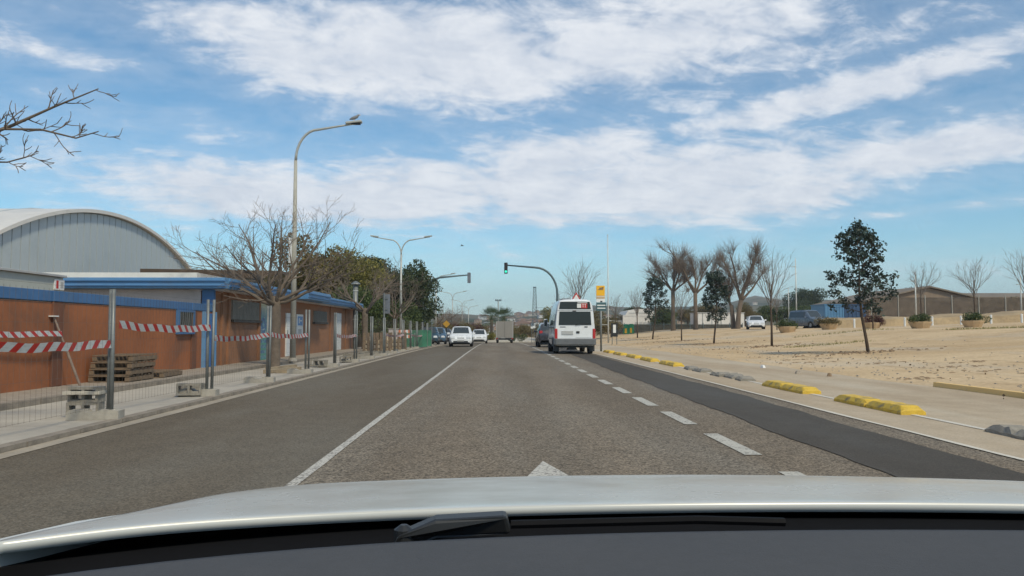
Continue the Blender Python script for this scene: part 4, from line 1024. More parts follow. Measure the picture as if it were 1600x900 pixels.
# bus stop flag
bs_ = thing('bus_stop_sign', 'yellow bus stop flag on a grey post beside the white van', 'sign', on(939, 42.5, .0))
MB().cyl((0, 0, 0), (0, 0, 2.7), .055, n=10).build('post', 'galvanised', bs_, smooth=True)
MB().box((-.02, -.03, 3.18), (.48, .05, .90)).build('backing', 'sign_white', bs_)
fl_ = MB().box((-.02, -.06, 3.36), (.47, .02, .56)).build('flag', 'sign_yellow', bs_, bevel=.005)
bm = MB(); bm.box((.02, -.073, 3.49), (.22, .006, .09)); bm.box((-.03, -.073, 3.42), (.30, .006, .035)); bm.box((.1, -.073, 3.53), (.1, .006, .05)); bm.build('bus_symbol', 'soil', fl_)
MB().box((-.02, -.06, 2.98), (.47, .02, .12)).build('flag_strip', 'planter', bs_)
ip = MB().box((.02, -.03, 2.48), (.55, .05, .46)).build('route_panel', 'sign_green', bs_, bevel=.005)
for z in (2.55, 2.39): MB().box((.02, -.058, z), (.45, .006, .055)).build('route_line', 'sign_white', ip)
MB().box((.02, -.03, 2.76), (.12, .05, .08)).build('bracket', 'sign_green', bs_)
tpole = thing('flag_pole', 'very tall thin pale pole right of the bus stop', 'pole', on(950.5, 74))
MB().tube([(0, 0, -.05), (0, 0, 3), (0, 0, 10.4)], [.085, .06, .035], 8).build('shaft', 'pole_pale', tpole, smooth=True); MB().cyl((0, 0, 10.4), (0, 0, 10.5), .05, n=8).build('finial', 'pole_pale', tpole); MB().box((-.35, 0, 1.75), (.7, .04, .05)).build('crossbar', 'pole_pale', tpole)
ws = thing('warning_sign', 'red and white triangular warning sign peeking over the van roof', 'sign', on(900.5, 62, .0))
MB().cyl((0, 0, 0), (0, 0, 3.6), .03, n=8).build('post', 'galvanised', ws)
MB().prism([(-.45, -.04, 3.55), (.45, -.04, 3.55), (0, -.04, 4.32)], (0, .02, 0)).build('triangle', 'sign_red', ws); MB().prism([(-.30, -.052, 3.64), (.30, -.052, 3.64), (0, -.052, 4.14)], (0, .01, 0)).build('triangle_face', 'sign_white', ws)
ys = thing('works_sign', 'yellow diamond works sign on a dark post near parked cars', 'sign', on(697.5, 72, .05))
MB().cyl((0, 0, 0), (0, 0, 1.8), .045, n=8).build('post', 'signal_black', ys); MB().prism([(0, -.05, 1.5), (.34, -.05, 1.84), (0, -.05, 2.18), (-.34, -.05, 1.84)], (0, .02, 0)).build('plate', 'sign_ochre', ys)
ca = thing('street_cabinet_sign', 'small black and white roadside board by the bare trees', 'sign', on(960, 66))
MB().box((0, 0, 1.25), (.55, .08, 1.15)).build('board', 'signal_black', ca); MB().box((0, -.05, 1.35), (.25, .01, .7)).build('board_print', 'sign_white', ca)
for s in (-1, 1): MB().cyl((s * .2, 0, 0), (s * .2, 0, .75), .03, n=6).build('leg', 'dark_steel', ca)
for px, Y, lb in ((831, 108, 'left thin white topped post at the roundabout'), (834.5, 104, 'right thin white topped post at the roundabout')):
    t = thing('marker_post', lb, 'post', on(px, Y, .02), 0, 'roundabout posts'); MB().cyl((0, 0, 0), (0, 0, 2.0), .05, n=8).build('post', 'galvanised', t); MB().box((0, 0, 2.1), (.3, .05, .3)).build('plate', 'sign_white', t)

# ------------------------------------------------------------------ lane separators
def sep_mesh(L):
    m = MB(); w0, w1, H = .36, .25, .125; n = 10
    for i in range(n + 1):
        y = L * i / n; e = min(y, L - y); k = min(1, .62 + e / .12 * .38) if e < .12 else 1
        jit = lambda: random.uniform(-.006, .006)
        for x, z in ((-w0 / 2, -.01), (-w0 / 2, .05), (-w1 / 2, H * k), (w1 / 2, H * k), (w0 / 2, .05), (w0 / 2, -.01)): m.v.append((x + jit(), y, z + jit()))
    for i in range(n):
        for j in range(5): a = i * 6 + j; m.f.append((a, a + 1, a + 7, a + 6))
    m.f += [(5, 4, 3, 2, 1, 0), tuple(n * 6 + j for j in range(6))]
    return m
SX = 5.83; GEO = [(10.75, 2.15, 'yellow', 'nearest'), (14.25, 2.2, 'yellow', 'second'), (24.8, 2.2, 'yellow', 'third'), (28.4, 2.2, 'yellow', 'fourth'), (31.8, 2.3, 'yellow', 'fifth'), (35.4, 2.2, 'yellow', 'sixth'), (39.0, 2.2, 'yellow', 'seventh')]
random.seed(3)
for y, L, c, o_ in GEO:
    for k, part in enumerate(('near', 'far')):
        h_ = L / 2 - .01
        b = tag(sep_mesh(h_).build('lane_separator', 'sep_yellow', bevel=.012, loc=(SX + random.uniform(-.015, .015), y + k * (L / 2), gz(SX, y)), rz=random.uniform(-.015, .015)),
                '%s half of the %s yellow lane separator pair along the cycle path' % (part, o_), 'lane separator', 'yellow lane separators')
def broken(y0, y1, n, lbs):
    for k in range(n):
        L = (y1 - y0) / n * random.uniform(.75, 1.0); m = sep_mesh(L)
        kk = [random.uniform(.55, .95) for _ in range(11)]; m.v = [(x * (.8 + .25 * kk[i // 6]) + random.uniform(-.008, .008), y, z * kk[i // 6] + random.uniform(-.008, .008)) for i, (x, y, z) in enumerate(m.v)]
        yy = y0 + (y1 - y0) * k / n
        tag(m.build('broken_separator', 'hollow_block', loc=(SX + random.uniform(-.06, .06), yy, gz(SX, yy)), rz=random.uniform(-.12, .12)), lbs[k], 'lane separator', 'broken grey separators')
broken(17.8, 20.3, 3, ['nearest lump of the crumbled grey lane separator', 'middle lump of the crumbled grey lane separator', 'far lump of the crumbled grey lane separator'])
broken(21.4, 23.9, 2, ['near piece of the long flat grey separator', 'far piece of the long flat grey separator'])
broken(6.9, 9.15, 2, ['grey broken separator stub leaving the photo at lower right', 'dark grey broken separator at the right photo edge'])
yk = MB().prism([(9.15, 10.5, -.05), (9.30, 10.5, -.05), (9.30, 10.5, .10), (9.17, 10.5, .10)], (0, 5.6, 0))
tag(yk.build('painted_kerb', 'paint_yellow_pale', bevel=.012), 'faded yellow kerb at the sandy lot edge on the right', 'kerb')

# ------------------------------------------------------------------ lot furniture
def planter(label, px, Y, s_, lm, seed):
    p = on(px, Y); t = thing('planter', label, 'planter', p, seed, 'round stone planters'); t.scale = (s_ * 1.0,) * 3
    b = MB().lathe([(.50, -.05), (.56, .0), (.72, .30), (.78, .42), (.80, .50), (.72, .50), (.70, .40), (.1, .38)], 10).build('bowl', 'planter', t)
    cr = mass(seed, blob_lobes(seed, 11, .68, .68, .52, .84, .28, .46), 3000, .085, lm)[0]
    inst('shrub', cr, t)
planter('stone planter with green bush left of the blue van', 1230, 62, .95, 'leaf_mid', 31)
planter('stone planter with clipped bush right of the blue van', 1295, 62, .95, 'leaf_brown', 32)
planter('stone planter with reddish bush behind the leafy tree', 1362, 60, .95, 'leaf_red', 33)
planter('stone planter with bright green bush before the barn', 1438, 53, .95, 'leaf_mid', 34)
planter('stone planter with green bush at the far right', 1520, 51, .9, 'leaf_mid', 35)
def post_lamp(px, Y, H, lb):
    t = thing('lot_lamp', lb, 'lamp post', on(px, Y), 0, 'lot lamp posts')
    MB().tube([(0, 0, -.1), (0, 0, H)], [.085, .045], 8).build('pole', 'pole_pale', t, smooth=True); MB().box((-.22, 0, H - .9), (.45, .16, .06)).build('luminaire', 'lamp_steel', t)
post_lamp(1245, 82, 7.5, 'slim lamp post rising behind the blue van'); post_lamp(1432, 74, 5.2, 'slim lamp post in front of the brown barn'); post_lamp(1233, 120, 6.0, 'smaller far lamp post left of the blue van'); post_lamp(1597, 80, 4.8, 'slim lamp post at the right photo edge')
for k, px in enumerate((1335, 1414, 1457, 1502, 1549, 1597)):
    t = thing('white_bollard', 'white bollard before the earth bank, number %s from the left' % ('one', 'two', 'three', 'four', 'five', 'six')[k], 'bollard', on(px, 68), 0, 'white bollards')
    t['label'] = ('white bollard left of the reddish planter', 'white bollard left of the slim barn lamp post', 'white bollard right of the bright green planter', 'white bollard left of the far right planter', 'white bollard right of the far right planter', 'white bollard at the right photo edge')[k]
    MB().cyl((0, 0, -.05), (0, 0, .72), .09, n=8).build('post', 'sign_white', t); MB().lathe([(.10, .72), (.09, .76), (.03, .80)], 8).build('cap', 'sign_white', t)
bank = MB(); random.seed(5)
bx = [on(px, 74) for px in range(1290, 1700, 6)]
for q in bx:
    hgt = .85 + .25 * mnoise.noise(Vector((q.x * .25, 0, 0))) + (.3 * sst(48, 56, q.x))
    for dy_, z in ((-.2, -.1), (0.1, hgt * .8), (.9, hgt), (4.0, hgt * 1.1), (6.0, -.2)): bank.v.append((q.x, q.y + dy_ + .3 * mnoise.noise(Vector((q.x * .5, dy_, 3))), q.z + z + .06 * mnoise.noise(Vector((q.x * 1.4, dy_ * 2, 1)))))
for i in range(len(bx) - 1):
    for j in range(4): a = i * 5 + j; bank.f.append((a, a + 5, a + 6, a + 1))
structure(bank.build('earth_bank', 'earth_bank', smooth=False))
# fence with dark netting behind the bank
nf = thing('netted_fence', 'long brown netted fence with concrete posts behind the earth bank', 'fence', on(1390, 84))
b0 = nf.location; L = 40
MB().box((L / 2 - 2, 0, 1.95), (L, .02, 2.2)).build('net', 'net_brown', nf)
for i in range(14): MB().cyl((-2 + i * 3.0, -.05, -.1), (-2 + i * 3.0, -.05, 3.3), .06, n=6).build('post', 'lamp_concrete', nf)
bn = thing('barn', 'wide low brown barn with a shallow gable roof', 'barn', on(1452, 108))
zb = bn.location.z; W_ = 8.6
MB().prism([(-W_, 0, 0), (W_, 0, 0), (W_, 0, 3.0), (0, 0, 4.9), (-W_, 0, 3.0)], (0, 18, 0)).build('wall', 'barn_wall', bn)
MB().prism([(-W_ - .5, -.5, 2.92), (0, -.5, 5.0), (W_ + .5, -.5, 2.92), (W_ + .5, -.5, 3.12), (0, -.5, 5.2), (-W_ - .5, -.5, 3.12)], (0, 19, 0)).build('roof', 'barn_roof', bn)
MB().box((2.0, -.05, 1.6), (5.0, .1, 3.0)).build('door_opening', 'bark_dark', bn); MB().box((0, -.04, 3.15), (9, .08, .12)).build('beam', 'lamp_concrete', bn)
ln = thing('long_shed', 'long low shed with a flat grey roof right of the barn', 'shed', on(1480, 128))
MB().box((18, 5, 2.2), (36, 10, 4.4)).build('wall', 'plaster_pale', ln); MB().prism([(-.6, -.6, 4.3), (-.6, 10.6, 4.3), (-.6, 10.6, 4.5), (-.6, 5, 5.4), (-.6, -.6, 4.5)], (37, 0, 0)).build('roof', 'barn_roof', ln)
for i in range(9): MB().box((1.5 + 4 * i, -.03, 2.0), (2.4, .08, 1.5)).build('window', 'barn_wall', ln)
ct = thing('blue_container', 'light blue ribbed container behind the leafy tree', 'container', on(1293, 92)); ct2 = thing('navy_container', 'dark blue container right of the light blue one', 'container', on(1322, 96))
for t, mt, wd in ((ct, 'container_blue', 2.3), (ct2, 'container_navy', 3.2)):
    MB().box((0, 0, 1.4), (wd, 4, 2.3)).build('body', mt, t); MB().box((0, 0, 2.57), (wd + .16, 4.1, .1)).build('roof', mt, t)
    for i in range(7): MB().box((-wd * .45 + wd * .15 * i, -2.03, 1.4), (wd * .06, .06, 2.1)).build('rib', mt, t)
    for s in (-1, 1): MB().box((s * wd * .4, 0, .1), (.2, 3.8, .3)).build('skid', 'dark_steel', t)
# background planting on the right
for k, (px, Y, ms, s_, lb) in enumerate((
    (1262, 190, M5, (1.25, 1.2, 1.5), 'dark stone pine behind the lot lamp posts'), (1250, 180, M5, (.9, .9, 1.0), 'lower dark pine left of the stone pine'),
    (1190, 150, M4, (2.2, 1.5, 1.3), 'dark hedge behind the white parked car'), (1222, 150, M4, (2.2, 1.5, 1.2), 'dark hedge left of the blue van'), (1260, 150, M4, (2.2, 1.5, 1.3), 'dark hedge right behind the blue van'),
    (1300, 140, M4, (2.2, 1.5, 1.3), 'green hedge behind the light blue container'), (1345, 140, M3, (1.0, 1.0, .6), 'brown thicket behind the leafy tree trunk'), (1380, 140, M3, (.9, .9, .45), 'brown thicket left of the barn'),
    (1440, 140, M5, (.8, .8, 1.12), 'dark tree top peeking over the barn roof'), (1560, 100, M4, (1.8, 1.2, 1.0), 'green hedge behind the netted fence'), (1600, 98, M4, (1.8, 1.2, 1.1), 'green hedge at the right edge behind the fence'), (1530, 104, M4, (1.6, 1.2, .9), 'green hedge left part behind the netted fence'),
    (990, 150, M1, (.8, .8, .62), 'round dark tree above the white warehouse'), (1040, 125, M2, (.6, .6, .55), 'greenish small tree behind the left plane trunk'), (1035, 118, M4, (1, 1, 1.0), 'dark bush beside the farthest leafy tree'),
    (1105, 150, M3, (1.4, 1.0, .75), 'brown thicket behind the white sheds'), (1075, 160, M3, (1.4, 1.0, .7), 'brown thicket between the plane trunks'), (1165, 140, M3, (.8, .8, .7), 'brown tree behind the right plane'), (955, 130, M3, (1.0, 1.0, .5), 'brown scrub right of the tall pole'), (925, 120, M3, (1.0, 1.0, .62), 'brown scrub hidden behind the bus stop'),
    (940, 96, M6b, (1.1, 1, .9), 'ochre bush by the bus stop post'), (955, 98, M6b, (1.0, 1, .8), 'ochre bush by the tall pale pole'), (868, 110, M2, (.75, .75, .72), 'brown green tree between the off-road car and van'), (858, 130, M3, (.7, .7, .6), 'brown tree above the dark off-road car'))):
    leafy_tree('background_tree', lb, 'background trees and thickets', on(px, Y, -.1), ms, px * .37, s_, 'tree')
wh = thing('white_warehouse', 'white low warehouse with stepped roof behind the green bins', 'warehouse', on(990, 132))
MB().box((0, 0, 1.3), (5.0, 8, 2.6)).build('wall', 'house_white', wh); MB().prism([(-2.2, -4.06, 2.5), (2.8, -4.06, 2.5), (2.6, -4.06, 3.5), (.0, -4.06, 3.7), (-1.6, -4.06, 3.4)], (0, 8.1, 0)).build('roof', 'house_white', wh)
MB().box((.3, -4.08, 3.0), (3.6, .06, .12)).build('eaves_line', 'plate_grey', wh); MB().box((-4.0, -1, .9), (3.2, 5, 1.8)).build('annexe', 'house_white', wh)
for i in range(4): MB().box((-.2 + .7 * i, -4.05, .9), (.5, .1, 1.2)).build('shutter', 'plate_grey', wh)
wh2 = thing('white_shed', 'white flat shed between the plane trunks and white car', 'shed', on(1120, 126))
MB().box((0, 0, 1.2), (7.5, 5, 2.4)).build('wall', 'house_white', wh2); MB().box((0, 0, 2.44), (7.7, 5.2, .1)).build('roof', 'plate_grey', wh2)
for i in range(5): MB().box((-3 + 1.5 * i, -2.52, 1.2), (.06, .05, 2.3)).build('rib', 'dark_steel', wh2)
for px, lb in ((978, 'left green recycling bin before the white warehouse'), (986, 'right green recycling bin before the white warehouse')):
    t = thing('recycling_bin', lb, 'recycling bin', on(px, 112), 0, 'green recycling bins')
    MB().box((0, 0, .68), (.8, .9, 1.3), tx=.86, ty=.86).build('body', 'bin_green', t, bevel=.05); MB().box((0, 0, 1.38), (.74, .82, .14), tx=.6, ty=.6).build('lid', 'bin_green', t); MB().box((-.1, -.46, .5), (.3, .04, .7)).build('label_panel', 'sign_yellow', t)
df = thing('dark_fence', 'dark wire fence running behind the pollarded planes', 'fence', on(965, 116))
MB().box((9, 0, .75), (20, .015, 1.5)).build('net', 'net_dark', df)
for i in range(11): MB().cyl((-1 + 2 * i, -.03, -.3), (-1 + 2 * i, -.03, 1.75), .05, n=6).build('post', 'dark_steel', df)
MB().box((9, -.03, 1.55), (20, .04, .04)).build('rail', 'dark_steel', df)
# litter, stones and leaf scraps
random.seed(14); st_ = MB()
for i in range(900):
    y = 8 + 60 * random.random() ** 1.5; x = 9.2 + abs(random.gauss(0, 5)); s_ = random.uniform(.015, .06)
    st_.box((x, y, gz(x, y) + s_ * .2), (s_ * 1.4, s_, s_ * .7), rz=random.random() * 3, tx=.6, ty=.6)
o = st_.build('stones', 'rubble'); o['kind'] = 'stuff'; o['label'] = 'small stones strewn over the sandy lot'
lt = MB()
for i in range(150):
    y = 9 + 36 * random.random(); x = random.choice((random.gauss(13.0, .7), random.gauss(11.6, .9))) + .35 * math.sin(y * 1.7); lt.leaf((x, y, gz(x, y) + .05), random.uniform(.03, .09), .7)
o = lt.build('leaf_litter', 'litter'); o['kind'] = 'stuff'; o['label'] = 'brown dead leaves and scraps along the lot edge'
for k, (px, py, lb) in enumerate(((1247, 583, 'small dark stone on the cycle path'), (1296, 587, 'dark clod by the edge of the cycle path'), (1192, 574, 'pale scrap lying at the edge of the sandy lot'))):
    a, b = ray(px, py); Y = -CAM_H / b * .985
    m = MB(); m.box((0, 0, .04), (.16, .12, .1), rz=k, tx=.6, ty=.6)
    tag(m.build('stone', ('rubble', 'soil', 'sign_white')[k], loc=(a * Y, Y, gz(a * Y, Y)), bevel=.02), lb, 'stone', 'loose stones')

gr_ = MB(); random.seed(41)
for (x0, x1, y, n) in ((26, 33, 44, 700), (15, 19.5, 40, 300), (20, 27, 52, 300)):
    for i in range(n):
        x = random.uniform(x0, x1); yy = y + random.gauss(0, .35); z = gz(x, yy); hh = random.uniform(.05, .16); dx_ = random.uniform(-.06, .06)
        gr_.poly([(x - .012, yy, z), (x + .012, yy, z), (x + dx_, yy + random.uniform(-.05, .05), z + hh)])
o = gr_.build('dry_grass', 'leaf_olive'); o['kind'] = 'stuff'; o['label'] = 'low dry grass strips on the sandy lot'
cl_ = MB()
for k in range(12):
    cx = random.uniform(10.2, 14.5); cy = random.uniform(11, 34); 
    for i in range(26):
        x = cx + random.gauss(0, .55); yy = cy + random.gauss(0, .22); s_ = random.uniform(.015, .05); cl_.box((x, yy, gz(x, yy) + s_ * .15 + .01), (s_ * 3.2, s_ * 1.2, s_ * .4), rz=random.gauss(0, .3), tx=.5, ty=.5)
o = cl_.build('soil_clods', 'soil'); o['kind'] = 'stuff'; o['label'] = 'scattered brown clods and bark along the lot edge'
# ------------------------------------------------------------------ far town, mast, tower
random.seed(77)
hm = [MB().box((0, 0, 2.2), (9, 8, 6.4)).mesh('house', 'house_cream'), MB().box((0, 0, 2.2), (8, 8, 6.4)).mesh('house', 'house_white'), MB().box((0, 0, 2.2), (10, 8, 6.4)).mesh('house', 'house_ochre')]
rfm = MB().prism([(-5.4, -4.4, 5.4), (5.4, -4.4, 5.4), (0, -4.4, 7.6)], (0, 8.8, 0)).mesh('roof', 'roof_tile')
wnm = MB().box((0, 0, 0), (1.1, .1, 1.4)).mesh('window', 'glass_dark')
for i in range(64):
    px = random.uniform(740, 872) if i % 4 else random.uniform(930, 1180); Y = random.uniform(420, 1150); a, _ = ray(px, 510); x = a * Y
    t = thing('hill_house', 'small far house of the hazy hillside town', 'house', (x, Y, hill_h(x, Y) + gz(x, Y) - .2), random.uniform(-.5, .5), 'far hillside houses')
    s_ = random.uniform(.45, .85); t.scale = (s_ * random.uniform(.9, 1.5), s_, s_)
    inst('wall', random.choice(hm), t); inst('roof', rfm, t)
    for wx in (-2.4, 2.4): inst('window', wnm, t, (wx, -4.02, 3.2))
fm = thing('floodlight_mast', 'tall floodlight mast between the two palms', 'mast', on(778.5, 300))
MB().tube([(0, 0, -.5), (0, 0, 13.2)], [.32, .2], 8).build('pole', 'lamp_steel', fm); MB().box((0, 0, 13.1), (2.4, .4, .25)).build('crossbar', 'dark_steel', fm)
for s in (-1.0, -.35, .35, 1.0): MB().box((s, -.2, 13.4), (.45, .3, .5)).build('floodlight', 'dark_steel', fm)
tw = thing('lattice_tower', 'slender lattice tower standing above the far town', 'tower', on(835.5, 380))
LH = 21.5; hw = lambda z: 1.5 - .9 * z / LH
for sx in (-1, 1):
    for sy in (-1, 1): MB().cyl((sx * hw(0), sy * hw(0), -.6), (sx * hw(LH), sy * hw(LH), LH), .10, n=5).build('leg', 'dark_steel', tw)
m = MB()
for k in range(13):
    z0, z1 = LH * k / 13, LH * (k + 1) / 13; a, b = hw(z0), hw(z1)
    for s in (-1, 1): m.cyl((-a, s * a, z0), (b, s * b, z1), .06, n=4); m.cyl((a, s * a, z0), (-b, s * b, z1), .06, n=4); m.cyl((s * a, -a, z0), (s * b, b, z1), .06, n=4)
    for s in (-1, 1): m.cyl((-b, s * b, z1), (b, s * b, z1), .06, n=4)
m.build('lattice', 'dark_steel', tw); MB().box((2.0, 0, 11.5), (4.5, .12, .12)).build('side_arm', 'dark_steel', tw); MB().box((0, 0, LH + .1), (1.6, 1.6, .5)).build('top_platform', 'dark_steel', tw)
sw = thing('sand_wall', 'sand coloured low wall beyond the roundabout', 'wall', on(826, 150)); MB().box((0, 0, .8), (9, .5, 1.9)).build('wall_face', 'earth_bank', sw); MB().box((0, 0, 1.8), (9.2, .6, .1)).build('coping', 'concrete_pale', sw)

# ------------------------------------------------------------------ vehicles
WH = {}
def wheel(t, x, y, r=.31, wd=.2):
    k = (r, wd)
    if k not in WH:
        ty = MB(); n = 20
        ty.v = []; prof = [(r * .62, -wd / 2), (r * .95, -wd / 2), (r, -wd * .35), (r, wd * .35), (r * .95, wd / 2), (r * .62, wd / 2)]
        for j in range(n):
            a = 2 * math.pi * j / n
            for q, xx in prof: ty.v.append((xx, q * math.cos(a), q * math.sin(a)))
        for j in range(n):
            for i in range(6): A = j * 6 + i; B = j * 6 + (i + 1) % 6; C_ = ((j + 1) % n) * 6 + (i + 1) % 6; D = ((j + 1) % n) * 6 + i; ty.f.append((A, B, C_, D))
        rim = MB().cyl((-wd * .42, 0, 0), (wd * .42, 0, 0), r * .63, n=16)
        WH[k] = (ty.mesh('tyre', 'tyre', True), rim.mesh('rim', 'rim'))
    w_ = bpy.data.objects.new('wheel', None); COL.objects.link(w_); w_.parent = t; w_.location = (x, y, r)
    inst('tyre', WH[k][0], w_); inst('rim', WH[k][1], w_)
def lathe_side(st, W2):       # loft car shell: stations (y, zbot, zbelt, ztop, w_low, w_belt, w_top) as fractions of half width
    rings = []
    for y, zb, zl, zt, a, b, c in st:
        a, b, c = a * W2, b * W2, c * W2; hgt = zt - zl
        half = [(a * .9, zb), (a, zb + .14), ((a + b) / 2 + .01, (zb + zl) / 2 + .05), (b, zl), (c + (b - c) * .12, zl + hgt * .86), (c * .86, zt), (c * .45, zt + .012), (0, zt + .016)]
        rings.append([(x, y, z) for x, z in half] + [(-x, y, z) for x, z in half[-2::-1]])
    return rings
STY = {
 'hatch': dict(L=4.0, st=[(-2.0, .40, .62, .66, .80, .86, .80), (-1.93, .26, .80, .86, .92, .93, .84), (-1.80, .24, .93, 1.02, .97, .96, .86), (-1.42, .22, .95, 1.40, 1, .98, .70), (-.9, .2, .94, 1.47, 1, 1, .72), (-.1, .2, .92, 1.49, 1, 1, .73), (.42, .2, .91, 1.45, 1, 1, .72), (1.12, .2, .90, .95, 1, .98, .86), (1.55, .22, .80, .86, .98, .95, .80), (1.86, .24, .66, .72, .93, .88, .70), (2.0, .34, .52, .56, .80, .74, .60)], cab=(3, 6), r=.30, ax=(-1.22, 1.27)),
 'suv': dict(L=4.5, st=[(-2.2, .5, .8, .84, .86, .9, .86), (-2.15, .34, 1.0, 1.06, .95, .95, .86), (-2.05, .3, 1.12, 1.2, .98, .97, .84), (-1.80, .3, 1.12, 1.66, 1, .98, .76), (-1.2, .28, 1.1, 1.74, 1, 1, .78), (-.2, .28, 1.08, 1.75, 1, 1, .78), (.45, .28, 1.07, 1.70, 1, 1, .77), (1.1, .28, 1.06, 1.12, 1, .98, .88), (1.75, .3, .98, 1.03, .98, .96, .84), (2.1, .32, .84, .90, .95, .92, .78), (2.2, .42, .66, .7, .86, .84, .7)], cab=(3, 6), r=.36, ax=(-1.35, 1.38)),
 'sedan': dict(L=4.5, st=[(-2.25, .42, .72, .76, .82, .86, .8), (-2.15, .26, .92, .98, .93, .93, .85), (-1.75, .24, .95, 1.01, .98, .96, .86), (-1.05, .22, .94, 1.36, 1, .98, .70), (-.6, .2, .93, 1.43, 1, 1, .71), (.0, .2, .92, 1.45, 1, 1, .72), (.45, .2, .91, 1.40, 1, 1, .71), (1.2, .2, .88, .94, 1, .98, .86), (1.7, .22, .80, .86, .98, .95, .8), (2.1, .24, .66, .72, .93, .88, .7), (2.25, .34, .52, .56, .8, .74, .6)], cab=(3, 6), r=.32, ax=(-1.35, 1.38)),
 'minivan': dict(L=4.3, st=[(-2.15, .42, 1.0, 1.05, .92, .94, .9), (-2.12, .26, 1.05, 1.72, .97, .97, .82), (-2.05, .24, 1.05, 1.78, .99, .98, .84), (-1.98, .24, 1.05, 1.80, 1, .98, .84), (-.9, .22, 1.04, 1.84, 1, 1, .85), (.2, .2, 1.03, 1.83, 1, 1, .85), (.5, .2, 1.02, 1.78, 1, 1, .83), (1.15, .2, 1.02, 1.10, 1, .98, .88), (1.65, .22, .92, .98, .98, .96, .82), (2.0, .24, .76, .82, .94, .9, .74), (2.15, .34, .58, .62, .84, .8, .66)], cab=(3, 6), r=.31, ax=(-1.3, 1.35)),
}
def car(name, label, cat, style, loc, rz, paint, W_=1.70, group=None, parts=True, scale=1.0):
    S = STY[style]; t = thing(name, label, cat, loc, rz, group); t.scale = (scale,) * 3; rings = lathe_side(S['st'], W_ / 2); nr = len(rings[0])
    B, G = MB(), MB(); c0, c1 = S['cab']; GP = {}
    B.v = [p for r_ in rings for p in r_]
    gl = []
    for i in range(len(rings) - 1):
        for j in range(nr - 1):
            f = (i * nr + j, (i + 1) * nr + j, (i + 1) * nr + j + 1, i * nr + j + 1)
            side = j in (3, nr - 5) and c0 <= i < c1
            screen = (i == c1 or i == c0 - 1) and j in (5, 6, 7, 8)
            if side or screen: gl.append((f, 'side' if side else ('front' if i == c1 else 'rear')))
            B.f.append(f)
    B.f.append(tuple(range(nr))[::-1]); e = (len(rings) - 1) * nr; B.f.append(tuple(range(e, e + nr)))
    o = B.build('body', paint, t, smooth=True)
    o.modifiers.new('split', 'EDGE_SPLIT').split_angle = R(38)
    panes = {'side': MB(), 'side2': MB(), 'front': MB(), 'rear': MB()}; me = o.data
    for f, k in gl:      # panes sit a few mm proud of the shell, drawn in from its pillars
        q = [Vector(B.v[i]) for i in f]; c = sum(q, Vector()) / 4; nrm = (q[1] - q[0]).cross(q[3] - q[0]).normalized()
        if nrm.dot(c - Vector((0, c.y * .9, .8))) < 0: nrm = -nrm
        if k == 'side': q = [Vector((p.x, p.y, c.z + (p.z - c.z) * .88)) for p in q]
        else:
            a, b = (.12, .10); ys = [p.y for p in q]; ymid = (min(ys) + max(ys)) / 2
            q = [Vector((p.x * .97, p.y, p.z)) for p in q]
            q = [p + ((c.lerp(p, .9)) - p).project(Vector((0, 1, 0)) * 0 + (q[1] - q[0])) for p in q]
        panes['side2' if k == 'side' and c.x > 0 else k].poly([p + nrm * .006 for p in q])
    for k, nm in (('side', 'side_window'), ('side2', 'side_window'), ('front', 'windscreen'), ('rear', 'rear_window')): panes[k].build(nm, 'glass_car', t)
    yf = S['st'][-1][0]; yr = S['st'][0][0]; zh = S['st'][-2][2]; w2 = W_ / 2; rr = S['r']; tall = style in ('suv', 'minivan')
    for s in (-1, 1):
        for y in S['ax']:
            wheel(t, s * (w2 - .09), y, rr)
            ar_ = MB()
            ar_.tube([(s * (w2 * .985), y + (rr + .05) * math.cos(a), max(.16, rr + (rr + .05) * math.sin(a))) for a in [R(-10 + 20 * k) for k in range(11)]], .045, 5); ar_.build('wheel_arch', 'black_plastic', t)
        h = MB().box((s * w2 * .66, yf - .12, zh + .02), (w2 * .40, .24, .17), tx=.8, ty=.6).build('headlight', 'lamp_glass', t, bevel=.03)
        MB().box((s * w2 * .80, yr + .10, (S['st'][1][2])), (w2 * .24, .14, .34 if tall else .24), ty=.8).build('tail_light', 'tail_red', t, bevel=.02)
        MB().box((s * (w2 + .09), .72, S['st'][6][2] + .06), (.2, .12, .15)).build('mirror', paint, t, bevel=.03)
    MB().box((0, yf - .035, .36), (W_ * .62, .12, .16)).build('lower_grille', 'black_plastic', t, bevel=.02)
    MB().box((0, yf - .09, zh - .03), (W_ * .30, .10, .08)).build('grille', 'black_plastic', t, bevel=.01)
    MB().box((0, yf + .02, .46), (.5, .03, .11)).build('number_plate', 'plate_grey', t); MB().box((0, yr - .012, .62), (.5, .03, .11)).build('number_plate', 'plate_grey', t)
    MB().box((0, 0, .26), (W_ * .9, S['L'] * .86, .14)).build('underbody', 'black_plastic', t)
    return t
FACE = math.pi
car('hatchback', 'white hatchback oncoming in the opposite lane', 'car', 'hatch', on(721, 58.2, .002), FACE + .02, 'white_paint', 1.72)
c2 = car('white_car', 'second white oncoming car with roof bars behind the hatchback', 'car', 'hatch', on(749, 84, .002), FACE, 'white_paint', 1.72)
for s in (-1, 1): MB().box((s * .5, .1, 1.55), (.04, 1.2, .06)).build('roof_bar', 'galvanised', c2)
car('off_road_car', 'dark off-road car stopped just ahead of the white van', 'car', 'suv', on(858.5, 56, .0), 0, 'dark_car_paint', 1.85)
